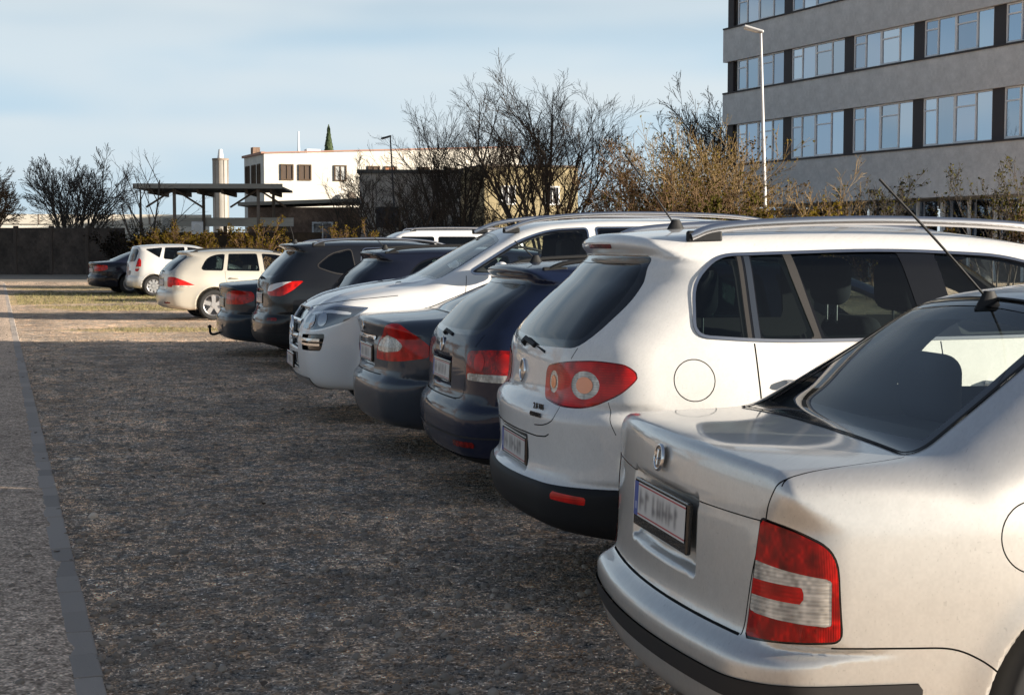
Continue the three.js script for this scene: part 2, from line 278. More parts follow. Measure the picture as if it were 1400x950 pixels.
// ---------------------------------------------------------------- the car builder: side profile, section and plan curves give one smooth body; windows, lamps, trims and gaps are cut out of it
function carField(s) {
  const top = profile(s.top, s.topS ?? 0.03), rear = profile(s.rear, s.rearS ?? 0.012), front = profile(s.front, s.frontS ?? 0.014), sec = profile(s.sec, s.secS ?? 0.02), tp = profile(s.taper, 0.06), gh = profile(s.house ?? [[0, 0], [s.L, 0]], 0.06);
  const bow = profile(s.bow ?? [[0, 0.1], [1.7, 0.1]], 0.03), crown = profile(s.crown ?? [[0, 0.08], [s.L, 0.08]], 0.08), kT = profile(s.edge ?? [[0, 0.1], [s.L, 0.1]], 0.05), kR = s.kR ?? 0.22, kF = s.kF ?? 0.3, fb = s.fbow ?? 0.16, belt = s.belt;
  const [wr, wf] = s.wheels, ra = s.arch, wy = s.tyre, extra = s.extra, fl = s.flare ?? 0.012, re = s.rearEdge;
  return (x, y, z) => {
    const az = Math.abs(z), dr = Math.hypot(x - wr, y - wy), df = Math.hypot(x - wf, y - wy), da = Math.min(dr, df) - ra;
    const e = extra ? extra(x, y, z, az) : null;
    let W = sec(y) - tp(x) - gh(x) * sstep(belt - 0.05, belt + 0.3, y); if (da < 0.3) W += fl * Math.exp(-((da / 0.055) ** 2)) * sstep(belt, belt - 0.2, y);
    let a = (az - W + (e ? e[1] : 0)) / sec.norm(y);
    a = smax(a, (y - top(x) + crown(x) * z * z + (e ? e[2] : 0)) / top.norm(x), kT(x));
    a = smax(a, (rear(y) + bow(y) * z * z - x + (e ? e[0] : 0)) / rear.norm(y), re ? mix(kR, re[2], sstep(re[0], re[1], y)) : kR);
    a = smax(a, (x - front(y) + fb * z * z + (e ? e[3] : 0)) / front.norm(y), kF);
    a = smax(a, (s.floor ?? 0.2) - y + 0.25 * Math.max(0, 0.5 - x) * 0.4, 0.08);
    return smax(a, Math.min(-da, az - (s.well ?? 0.52)), 0.012);
  };
}
class Car {
  constructor(s, name, label, paint, pos, turn, h) {
    this.s = s; this.paint = paint; this.g = thing(name, label, 'car', pos, turn, 'cars parked in the row'); this.F = carField(s); this.h = h;
    this.box = [-0.15, 0.08, -1.08, s.L + 0.15, s.H + 0.12, 1.08]; this.body = surface(this.F, this.box, h); this.gaps = new Soup(64); this.wins = [];
  }
  side(sd, sg = 1, zmin = 0.25) { return (x, y, z) => Math.max(sd(x, y), zmin - sg * z); }
  rear(sd, xmax = 0.6) { return (x, y, z) => Math.max(sd(z, y), x - xmax); }
  front(sd, xmin) { return (x, y, z) => Math.max(sd(z, y), xmin - x); }
  top(sd, ymin) { return (x, y, z) => Math.max(sd(x, z), ymin - y); }
  corner(sd, sg = 1, xmax = 0.8) { return (x, y, z) => Math.max(sd(x + sg * z, y), x - xmax, 0.1 - sg * z); }
  fcorner(sd, sg = 1, L = this.s.L, xmin = this.s.L - 1.3) { return (x, y, z) => Math.max(sd(L - x + sg * z, y), xmin - x, 0.1 - sg * z); }
  soup(f) { const [a, b] = cut(this.body, f); this.body = b; return a; }
  put(name, s, mat, off = 0.002, parent = this.g, uvf) { if (!s.n) return null; return mesh(name, soupGeo(s, off, uvf), mat, parent); }
  take(name, f, mat, off = 0.002, parent, uvf) { return this.put(name, this.soup(f), mat, off, parent ?? this.g, uvf); }
  group(name, parent = this.g) { const o = new THREE.Group(); o.name = name; parent.add(o); return o; }
  window(name, f, mat, { border = 0.02, chrome = 0, borderMat = M.gloss, chromeMat = M.chrome, seal = 0 } = {}) {
    const g = this.group(name), w = Math.max(chrome, seal); let a = this.soup((...p) => f(...p) - w), r;
    if (w) { [a, r] = cut(a, f); this.put(chrome ? 'chrome_trim' : 'seal', r, chrome ? chromeMat : M.rubber, 0.004, g); }
    if (border) { [a, r] = cut(a, (...p) => f(...p) + border); this.put('border', r, borderMat, -0.002, g); }
    this.put('pane', a, mat, -0.004, g); this.wins.push((...p) => f(...p) + border + 0.012); return g;
  }
  gap(map, pts, w = 0.0055, closed = false, gate = null) {
    const sd = lineSD(pts, closed);
    let near = this.soup((x, y, z) => { const q = map(x, y, z), l = sd(q[0], q[1]); return Math.max(l[1] - 0.035, l[2], gate ? gate(x, y, z) : -1); }), neg, mid, pos;
    const d = (x, y, z) => { const q = map(x, y, z); return sd(q[0], q[1])[0]; };
    [neg, near] = cut(near, (x, y, z) => d(x, y, z) + w / 2); [mid, pos] = cut(near, (x, y, z) => d(x, y, z) - w / 2);
    this.body.add(neg); this.body.add(pos); this.gaps.add(mid);
  }
  surfX(y, z, front = false) { let a = this.s.L / 2, b = front ? this.s.L + 0.15 : -0.15; for (let i = 0; i < 24; i++) { const m = (a + b) / 2; if (this.F(m, y, z) < 0) a = m; else b = m; } return a; }
  finish({ liner = true, seats = [], seatMat = M.seat } = {}) {
    this.put('panel_gap', this.gaps, M.gap, -0.009);
    const [low, up] = cut(this.body, (x, y) => y - (this.s.sill ?? 0.24)); this.put('underside', low, M.under, 0); this.body = up;
    mesh('body', soupGeo(this.body), this.paint, this.g);
    if (liner) { let l = surface((x, y, z) => this.F(x, y, z) + 0.035, this.box, 0.06); for (const w of this.wins) l = cut(l, w)[1]; mesh('interior_trim', soupGeo(l), M.liner, this.g); }
    for (const [x, z, y = 0.5, back = 0.62, wd = 0.5] of seats) {
      const st = this.group('seat'); st.position.set(x, y, z);
      mesh('seat_back', rbox(0.16, back, wd, 0.07).rotateZ(0.24).translate(0, back / 2, 0), seatMat, st);
      mesh('cushion', rbox(0.52, 0.18, wd, 0.08, 0.3, 0, 0), seatMat, st);
      mesh('headrest', rbox(0.14, 0.24, 0.30, 0.068, -0.17, back + 0.17, 0, 4), seatMat, st);
      for (const k of [-0.06, 0.06]) mesh('headrest_post', new THREE.CylinderGeometry(0.006, 0.006, 0.14, 8).translate(-0.16, back + 0.03, k), M.satin, st);
    }
    const s = this.s, rims = this.rims ?? {};
    for (const x of s.wheels) for (const sg of [-1, 1]) wheel(this.g, x, s.tyre, sg * s.track, s.tyre, sg, rims);
    return this.g;
  }
}
const tyreGeos = {};
function wheel(parent, x, y, z, r, sg, { spokes = 5, rr = 0.66, mat = M.rim, wide = 0.05 } = {}) {
  const key = [r, spokes, rr, wide].join();
  if (!tyreGeos[key]) {
    const R = r * rr, w = 0.105, P = [[R, -w], [r * 0.9, -w], [r * 0.97, -w * 0.86], [r, -w * 0.6], [r, w * 0.6], [r * 0.97, w * 0.86], [r * 0.9, w], [R + 0.01, w * 0.93], [R, w * 0.8], [R - 0.005, -w]];
    const tyre = new THREE.LatheGeometry(P.map(([a, b]) => new THREE.Vector2(a, b)), 40).rotateX(Math.PI / 2);
    const parts = [new THREE.LatheGeometry([[R - 0.001, 0.085], [R - 0.012, 0.088], [R - 0.02, 0.07], [R - 0.03, -0.06], [0.02, -0.05]].map(([a, b]) => new THREE.Vector2(a, b)), 40).rotateX(Math.PI / 2)];
    const hub = new THREE.CylinderGeometry(0.055, 0.07, 0.05, 20).rotateX(Math.PI / 2).translate(0, 0, 0.055); const sp = [hub];
    for (let i = 0; i < spokes; i++) { const q = new THREE.BoxGeometry(wide, R - 0.02, 0.03); const p = q.attributes.position; for (let k = 0; k < p.count; k++) { if (p.getY(k) > 0) p.setX(k, p.getX(k) * 1.35); } sp.push(q.translate(0, (R - 0.02) / 2 + 0.01, 0.055).rotateZ(i * Math.PI * 2 / spokes)); }
    tyreGeos[key] = { tyre, rim: merge(parts), sp: merge(sp) };
  }
  const g = new THREE.Group(), q = tyreGeos[key]; g.name = 'wheel'; g.position.set(x, y, z); if (sg < 0) g.rotation.y = Math.PI; parent.add(g);
  mesh('tyre', q.tyre, M.rubber, g); mesh('rim', q.rim, M.satin, g); mesh('spokes', q.sp, mat, g);
}
const mapSide = (x, y) => [x, y], mapRear = (x, y, z) => [z, y], mapTop = (x, y, z) => [x, z], mapCorner = (x, y, z) => [x + z, y];
const onRight = (x, y, z) => 0.2 - z, onLeft = (x, y, z) => 0.2 + z;
const flipX = (pts) => pts.map(([a, ...r]) => [-a, ...r]);
const circle = (cx, cy, r, n = 40) => Array.from({ length: n }, (_, i) => [cx + r * Math.cos(i / n * 2 * Math.PI), cy + r * Math.sin(i / n * 2 * Math.PI)]);
const rect = (x0, y0, x1, y1) => [[x0, y0], [x1, y0], [x1, y1], [x0, y1]];
// small fittings
function antenna(car, x, y, len = 0.55, lean = 0.9, z = 0) {
  const g = car.group('antenna'); g.position.set(x, y, z);
  mesh('antenna_base', new THREE.CylinderGeometry(0.012, 0.034, 0.06, 14).scale(1.5, 1, 0.8).translate(0, 0.02, 0), M.plastic, g);
  mesh('rod', tube([[-0.01, 0.03, 0], [-Math.sin(lean) * len * 0.5, Math.cos(lean) * len * 0.5 + 0.03, 0], [-Math.sin(lean) * len, Math.cos(lean) * len + 0.03, 0]], 0.0042, 6, 10), M.plastic, g);
}
function rails(car, pts, mat = M.satin, r = 0.017) {
  for (const sg of [-1, 1]) { const g = car.group('roof_rail'); mesh('rail', tube(pts.map(([x, y, z]) => [x, y, sg * z]), r, 10, 60).scale(1, 1, 1), mat, g);
    const a = pts[0], b = pts[pts.length - 1]; mesh('rail_foot', merge([rbox(0.16, 0.05, 0.03, 0.012, a[0] + 0.06, a[1] + 0.002, sg * a[2]), rbox(0.16, 0.05, 0.03, 0.012, b[0] - 0.06, b[1] + 0.002, sg * b[2])]), M.plastic, g); }
}
function plate(car, x, y, z, tilt, seed, frame = 0.148, dy = 0.01, turn = 0) {
  const g = car.group('licence_plate'); g.position.set(x, y, z); g.rotation.order = 'YZX'; g.rotation.y = -Math.PI / 2 + turn; const k = new THREE.Group(); k.name = 'plate_mount'; k.rotation.x = tilt; 
  g.rotation.x = tilt;
  mesh('plate_frame', rbox(0.535, frame, 0.018, 0.006), M.gloss, g);
  const pg = new THREE.PlaneGeometry(0.515, 0.108); mesh('plate_face', pg, phys([1, 1, 1], 0.4, { map: plateTex(seed), clearcoat: 0.3 }), g, [0, dy, 0.0115]);
  return g;
}
function wiper(car, x, y, z, len, ang, tilt) {
  const g = car.group('rear_wiper'); g.position.set(x, y, z);
  mesh('wiper_arm', merge([rbox(0.018, 0.022, len * 0.6, 0.006, -0.012, 0.01, len * 0.3), new THREE.CylinderGeometry(0.02, 0.024, 0.03, 14).rotateZ(Math.PI / 2)]), M.plastic, g);
  mesh('wiper_blade', rbox(0.016, 0.012, len, 0.004, 0.0, 0.018, len * 0.5 + 0.02), M.rubber, g);
  g.rotation.set(ang, 0, tilt);
}
function badge(car, x, y, z, r, tilt = 0) {
  const g = car.group('badge'); g.position.set(x, y, z); g.rotation.set(0, -Math.PI / 2, 0); g.rotateX(tilt);
  mesh('badge_ring', new THREE.TorusGeometry(r * 0.88, r * 0.14, 10, 32), M.chrome, g);
  mesh('badge_disc', new THREE.CylinderGeometry(r * 0.86, r * 0.86, 0.006, 28).rotateX(Math.PI / 2), M.gloss, g);
  return g;
}
function handle(car, x, y, z, mat) { const sg = Math.sign(z), g = car.group('door_handle'); mesh('grip', tube([[x - 0.1, y, z - sg * 0.01], [x - 0.07, y, z + sg * 0.025], [x + 0.07, y, z + sg * 0.025], [x + 0.1, y, z - sg * 0.01]], 0.013, 8, 16), mat, g); }
function mirror(car, x, y, z, mat) {
  for (const sg of [-1, 1]) { const g = car.group('door_mirror'); g.position.set(x, y, sg * z);
    mesh('mirror_housing', new THREE.SphereGeometry(0.1, 18, 12).scale(0.7, 0.75, 1.05).translate(0, 0.02, sg * 0.09), mat, g);
    mesh('mirror_glass', new THREE.CylinderGeometry(0.075, 0.075, 0.004, 20).rotateZ(Math.PI / 2).scale(1, 0.75, 1.05).translate(-0.07, 0.02, sg * 0.09), M.chrome, g); }
}
const cars = {};
const YAW = 14 * Math.PI / 180;
// ---------------------------------------------------------------- ground
const dirKerb = new THREE.Vector3(-0.3185, 0, -0.948), kerbAt = (t, off = 0) => [-1.46 + dirKerb.x * t + 0.948 * off, -5.41 + dirKerb.z * t - 0.3185 * off];   // t metres along the edging, off metres to its right
{
  const n1 = tileNoise(11, 9), n2 = tileNoise(12, 34), n3 = tileNoise(13, 128), n4 = tileNoise(14, 300), n5 = tileNoise(15, 64);
  // fine gravel: dark earth with pale and brown grains (2.4 m tile)
  const grav = (u, v) => { const g = n4(u, v), m = n3(u, v), c = n2(u, v); return { g, m, c, b: n1(u, v), d: n5(u, v) }; };
  const col = dataTex(1024, (u, v) => { const q = grav(u, v); let k = 0.31 + 0.26 * (q.g - 0.5) + 0.20 * (q.m - 0.5) + 0.14 * (q.c - 0.5) + 0.10 * (q.b - 0.5); if (q.g > 0.86 && q.m > 0.5) k += 0.22; if (q.d < 0.2) k -= 0.06; const w = (q.c - 0.5) * 0.05 + (q.d - 0.5) * 0.04; return [clamp(k + 0.022 + w), clamp(k), clamp(k - 0.022 - w)]; }, true);
  const bmp = dataTex(1024, (u, v) => { const q = grav(u, v); const k = clamp(0.5 * q.g + 0.35 * q.m + 0.25 * q.c - 0.05); return [k, k, k]; });
  for (const t of [col, bmp]) { t.repeat.set(1 / 2.4, 1 / 2.4); t.anisotropy = 8; }
  // vertex colours: slow changes of the soil (damp earth, dry gravel, thin dead grass at the far end)
  function sheet(name, pts, nu, nv, y, colour, mat) {   // pts: four plan corners a, b (near), c, d (far)
    const P = [], C = [], U = [], I = [];
    for (let j = 0; j <= nv; j++) for (let i = 0; i <= nu; i++) { const u = i / nu, v = j / nv, x = mix(mix(pts[0][0], pts[1][0], u), mix(pts[3][0], pts[2][0], u), v), z = mix(mix(pts[0][1], pts[1][1], u), mix(pts[3][1], pts[2][1], u), v); P.push(x, y, z); U.push(x, z); C.push(...colour(x, z)); }
    for (let j = 0; j < nv; j++) for (let i = 0; i < nu; i++) { const a = j * (nu + 1) + i, b = a + 1, c = a + nu + 1, d = c + 1; I.push(a, b, c, b, d, c); }
    const g = new THREE.BufferGeometry(); g.setAttribute('position', new THREE.Float32BufferAttribute(P, 3)); g.setAttribute('uv', new THREE.Float32BufferAttribute(U, 2)); g.setAttribute('color', new THREE.Float32BufferAttribute(C, 3)); g.setIndex(I); g.computeVertexNormals(); return structure(name, g, mat);
  }
  // patches of thin grass: ragged outlines where the ground is little driven on
  const plots = [[-13.5, -46, 5.5, 7], [-9, -38.5, 3.5, 2.2], [-6.5, -28.5, 2.2, 1.0], [-11.5, -57, 9, 5], [1.5, -30, 4, 9], [3, -14, 2.5, 8]];
  const grassAt = (x, z) => { let m = 0; for (const [cx, cz, rx, rz] of plots) m = Math.max(m, 1 - Math.hypot((x - cx) / rx, (z - cz) / rz)); return sstep(0.0, 0.35, m + 0.55 * fbm(x * 0.6, z * 0.6, 6, 4)) * (m > 0 ? 1 : 0); };
  const soil = (x, z) => {
    const a = fbm(x * 0.16, z * 0.16, 2, 4), b = fbm(x * 0.7, z * 0.7, 5, 4), e = fbm(x * 1.9, z * 1.9, 8, 3);
    const u = (x + 1.46) * 0.948 + (z + 5.41) * -0.3185, w = (x + 1.46) * -0.3185 + (z + 5.41) * -0.948, rut = fbm(u * 0.9, w * 0.07, 21, 3);
    const k = Math.max(0.3, 1.0 + 0.5 * a + 0.45 * b + 0.4 * e + 0.6 * rut), warm = 0.10 * b; let r = k * (1 + warm), g = k * 0.97, bl = k * (0.94 - warm);
    const q = grassAt(x, z) * 0.8; r = mix(r, 0.95, q); g = mix(g, 0.93, q); bl = mix(bl, 0.55, q);
    return [r, g, bl];
  };
  const gm = new THREE.MeshStandardMaterial({ map: col, bumpMap: bmp, bumpScale: 0.02, roughness: 0.95, vertexColors: true, color: lin(4.75, 4.1, 3.45) });
  sheet('parking_ground', [[-30, 14], [34, 14], [34, -66], [-30, -66]], 320, 400, 0, soil, gm);
  structure('ground', new THREE.CircleGeometry(900, 64).rotateX(-Math.PI / 2).translate(0, -0.05, 0), std([0.26, 0.22, 0.17], 0.95));
  // the lane beyond the edging: worn, gritty asphalt that laps unevenly over the stones
  const lane = dataTex(1024, (u, v) => { const q = grav(u, v); const k = 0.33 + 0.22 * (q.g - 0.5) + 0.16 * (q.m - 0.5) + 0.06 * (q.c - 0.5) + (q.g > 0.88 ? 0.08 : 0); return [clamp(k + 0.02), clamp(k), clamp(k - 0.02)]; }, true); lane.repeat.set(1 / 2.4, 1 / 2.4); lane.anisotropy = 8;
  const am = gm.clone(); am.map = lane; am.bumpScale = 0.008; am.color = lin(4.5, 3.95, 3.45);
  { const NU = 44, NV = 640, P = [], C = [], U = [], I = [];
    for (let j = 0; j <= NV; j++) { const t = mix(-14, 64, j / NV), edge = -0.03 - 0.05 * fbm(t * 1.1, 3, 7, 3) + 0.09 * fbm(t * 4.3, 1, 2, 3); for (let i = 0; i <= NU; i++) { const off = mix(-9, edge, Math.pow(i / NU, 0.6)), [x, z] = kerbAt(t, off); P.push(x, i === NU ? 0.004 : 0.02, z); U.push(x, z); const k = 1.0 + 0.3 * fbm(x * 0.3, z * 0.3, 12, 4) + 0.3 * fbm(x * 1.3, z * 1.3, 3, 3); C.push(k, k * 0.97, k * 0.94); } }
    for (let j = 0; j < NV; j++) for (let i = 0; i < NU; i++) { const p = j * (NU + 1) + i, q = p + NU + 1; I.push(p, p + 1, q, p + 1, q + 1, q); }
    const g = new THREE.BufferGeometry(); g.setAttribute('position', new THREE.Float32BufferAttribute(P, 3)); g.setAttribute('uv', new THREE.Float32BufferAttribute(U, 2)); g.setAttribute('color', new THREE.Float32BufferAttribute(C, 3)); g.setIndex(I); g.computeVertexNormals(); structure('lane', g, am); }
  // edging stones
  const kerb = thing('kerb_edging', 'line of flush grey edging stones between gravel and lane', 'kerb', [0, 0, 0]); const r = rng(77), sm = [0.34, 0.37, 0.40, 0.43].map((k) => std([k * 1.1, k * 0.95, k * 0.83], 0.9, { bumpMap: bmp, bumpScale: 0.006 }));
  const gs = Array.from({ length: 6 }, (_, i) => { const g = new RoundedBoxGeometry(1, 0.1, 0.11, 2, 0.01), p = g.attributes.position; for (let k = 0; k < p.count; k++) p.setY(k, p.getY(k) + 0.006 * fbm(p.getX(k) * 3 + i * 7, p.getZ(k) * 12, i, 2)); g.computeVertexNormals(); return g; });
  let t = -4; const ang = Math.atan2(-dirKerb.z, dirKerb.x);
  for (let i = 0; i < 150 && t < 60; i++) { const len = t < 8 ? 0.22 + r() * 0.34 : 0.35 + r() * 0.4; const [x, z] = kerbAt(t + len / 2, -0.055 + (r() - 0.5) * 0.006); const m = mesh('edging_stone', gs[i % 6], sm[(r() * 4) | 0], kerb, [x, -0.036 + (r() - 0.5) * 0.005, z], [0, ang + (r() - 0.5) * 0.03, 0]); m.scale.x = len - 0.008; t += len; }
  // loose stones
  const st = new THREE.IcosahedronGeometry(1, 1), sp = st.attributes.position; for (let k = 0; k < sp.count; k++) { const x = sp.getX(k), y = sp.getY(k), z = sp.getZ(k), q = 1 + 0.35 * perlin.noise(x * 1.7 + 3, y * 1.7, z * 1.7); sp.setXYZ(k, x * q, y * q * 0.6, z * q * 0.85); } st.computeVertexNormals();
  const N = 150000, im = new THREE.InstancedMesh(st, std([1, 1, 1], 0.9), N), m4 = new THREE.Matrix4(), qt = new THREE.Quaternion(), eu = new THREE.Euler(), cc = new THREE.Color(); let n = 0; const rr = rng(5);
  while (n < N) {
    const d = 3.6 + Math.pow(rr(), 1.7) * 24, x = (rr() * 0.74 - 0.37) * d + (rr() - 0.5), z = -d; if (x > -0.0 - 0.2 * d + 4.5 || x < -0.36 * d - 0.6) continue;
    const big = rr(), s = big > 0.99994 ? 0.022 + rr() * 0.015 : big > 0.985 ? 0.012 + rr() * 0.012 : 0.003 + rr() * rr() * 0.006;
    if (fbm(x * 0.9, z * 0.9, 9, 3) + rr() * 0.9 < 0.25) continue; const onLane = (x + 1.46) * 0.948 - (z + 5.41) * 0.3185 < -0.02; if (onLane && (rr() < 0.8 || (x + 1.46) * 0.948 - (z + 5.41) * 0.3185 > -0.17)) continue;
    eu.set(rr() * 0.6, rr() * 6.3, rr() * 0.6); qt.setFromEuler(eu); m4.compose(new THREE.Vector3(x, s * 0.22 + (onLane ? 0.018 : 0), z), qt, new THREE.Vector3(s, s, s)); im.setMatrixAt(n, m4);
    const k = big > 0.99994 ? 0.5 + rr() * 0.1 : 0.17 + 0.22 * rr() * rr(), w = rr() * 0.25; im.setColorAt(n, cc.setRGB(k * (1.15 + w * 0.3), k * 0.98, k * (0.82 - w * 0.2))); n++;
  }
  im.name = 'gravel'; im.userData = { kind: 'stuff', label: 'loose grey and brown gravel on the parking ground', category: 'gravel' }; im.castShadow = im.receiveShadow = true; scene.add(im);
  // dead grass and fallen leaves
  const blade = new THREE.BufferGeometry(); blade.setAttribute('position', new THREE.Float32BufferAttribute([-0.06, 0, 0, 0.06, 0, 0, 0.15, 1, 0.1, -0.06, 0, 0.3, 0.06, 0, 0.3, -0.3, 0.8, 0.5], 3)); blade.computeVertexNormals();
  const G = 26000, gi = new THREE.InstancedMesh(blade, std([1, 1, 1], 0.9), G); n = 0;
  while (n < G) {
    const z = -7 - rr() * 45, x = -16 + rr() * 24; if (grassAt(x, z) < 0.2 + rr() * 0.6) continue; const [kx, kz] = [-1.46 + (z + 5.41) * 0.336, 0]; if (x < kx + 0.2) continue;
    const s = 0.02 + rr() * 0.05; eu.set((rr() - 0.5) * 0.7, rr() * 6.3, (rr() - 0.5) * 0.7); qt.setFromEuler(eu); m4.compose(new THREE.Vector3(x, 0, z), qt, new THREE.Vector3(s, s * (0.7 + rr() * 0.8), s)); gi.setMatrixAt(n, m4); const k = 0.5 + rr() * 0.6; gi.setColorAt(n, cc.setRGB(0.17 * k, 0.16 * k, 0.055 * k)); n++;
  }
  gi.name = 'grass'; gi.userData = { kind: 'stuff', label: 'thin yellowed grass growing through the gravel', category: 'grass' }; scene.add(gi);
  const leaf = new THREE.BufferGeometry(); leaf.setAttribute('position', new THREE.Float32BufferAttribute([-1, 0, 0, 0, 0.25, 0.55, 1, 0.1, 0, 0, 0.22, -0.55], 3)); leaf.setIndex([0, 1, 2, 0, 2, 3]); leaf.computeVertexNormals();
  const LN = 700, li = new THREE.InstancedMesh(leaf, std([1, 1, 1], 0.85), LN); n = 0;
  while (n < LN) { const d = 4 + rr() * 22, x = (rr() * 0.7 - 0.37) * d, z = -d; const s = 0.012 + rr() * 0.02; eu.set((rr() - 0.5) * 0.5, rr() * 6.3, (rr() - 0.5) * 0.5); qt.setFromEuler(eu); m4.compose(new THREE.Vector3(x, 0.012, z), qt, new THREE.Vector3(s, s, s)); li.setMatrixAt(n, m4); const k = 0.35 + rr() * 0.8; li.setColorAt(n, cc.setRGB(0.2 * k, 0.13 * k, 0.08 * k)); n++; }
  li.name = 'fallen_leaves'; li.userData = { kind: 'stuff', label: 'small brown fallen leaves lying on the gravel', category: 'leaves' }; scene.add(li);
}
// ---------------------------------------------------------------- buildings
const noiseTex = (seed, base, amp, w, warm = 0) => { const a = tileNoise(seed, 5), b = tileNoise(seed + 1, 23), c = tileNoise(seed + 2, 90); return dataTex(256, (u, v) => { const k = base + amp * (0.5 * (a(u, v) - 0.5) + 0.35 * (b(u, v) - 0.5) + 0.3 * (c(u, v) - 0.5)); return [clamp(k * (1 + warm)), clamp(k), clamp(k * (1 - warm))]; }, true); };
const plasterTex = noiseTex(101, 0.86, 0.16); plasterTex.repeat.set(0.35, 0.35);
const stainTex = noiseTex(111, 0.7, 0.5, 0, 0.03); stainTex.repeat.set(0.3, 0.3);
const uvBox = (g) => { const p = g.attributes.position, n = g.attributes.normal, u = []; for (let i = 0; i < p.count; i++) { const ax = Math.abs(n.getX(i)), ay = Math.abs(n.getY(i)); u.push(ax > 0.6 ? p.getZ(i) : p.getX(i), ay > 0.6 ? p.getZ(i) : p.getY(i)); } g.setAttribute('uv', new THREE.Float32BufferAttribute(u, 2)); return g; };
const BM = {
  grey: std([0.86, 0.84, 0.82], 0.85, { map: plasterTex }), dark: std([0.04, 0.034, 0.036], 0.7), frame: std([0.80, 0.80, 0.80], 0.5), glass: phys([0.36, 0.42, 0.50], 0.015, { metalness: 1.0 }),
  curtain: std([0.55, 0.55, 0.53], 0.9), room: std([0.42, 0.41, 0.40], 0.9), shutter: phys([0.10, 0.10, 0.11], 0.1, { clearcoat: 0.5 }), cream: std([0.86, 0.82, 0.74], 0.85, { map: plasterTex }), brick: std([0.36, 0.25, 0.19], 0.9, { map: stainTex }), ochre: std([0.46, 0.38, 0.22], 0.85, { map: plasterTex }), drab: std([0.38, 0.33, 0.29], 0.9, { map: stainTex }), tile: std([0.34, 0.19, 0.14], 0.8),
  roof: std([0.10, 0.095, 0.085], 0.85), timber: std([0.16, 0.11, 0.07], 0.85, { map: stainTex }), concrete: std([0.15, 0.125, 0.11], 0.92, { map: stainTex }), white: std([0.75, 0.75, 0.74], 0.6), steel: phys([0.55, 0.55, 0.55], 0.35, { metalness: 0.8 }),
};
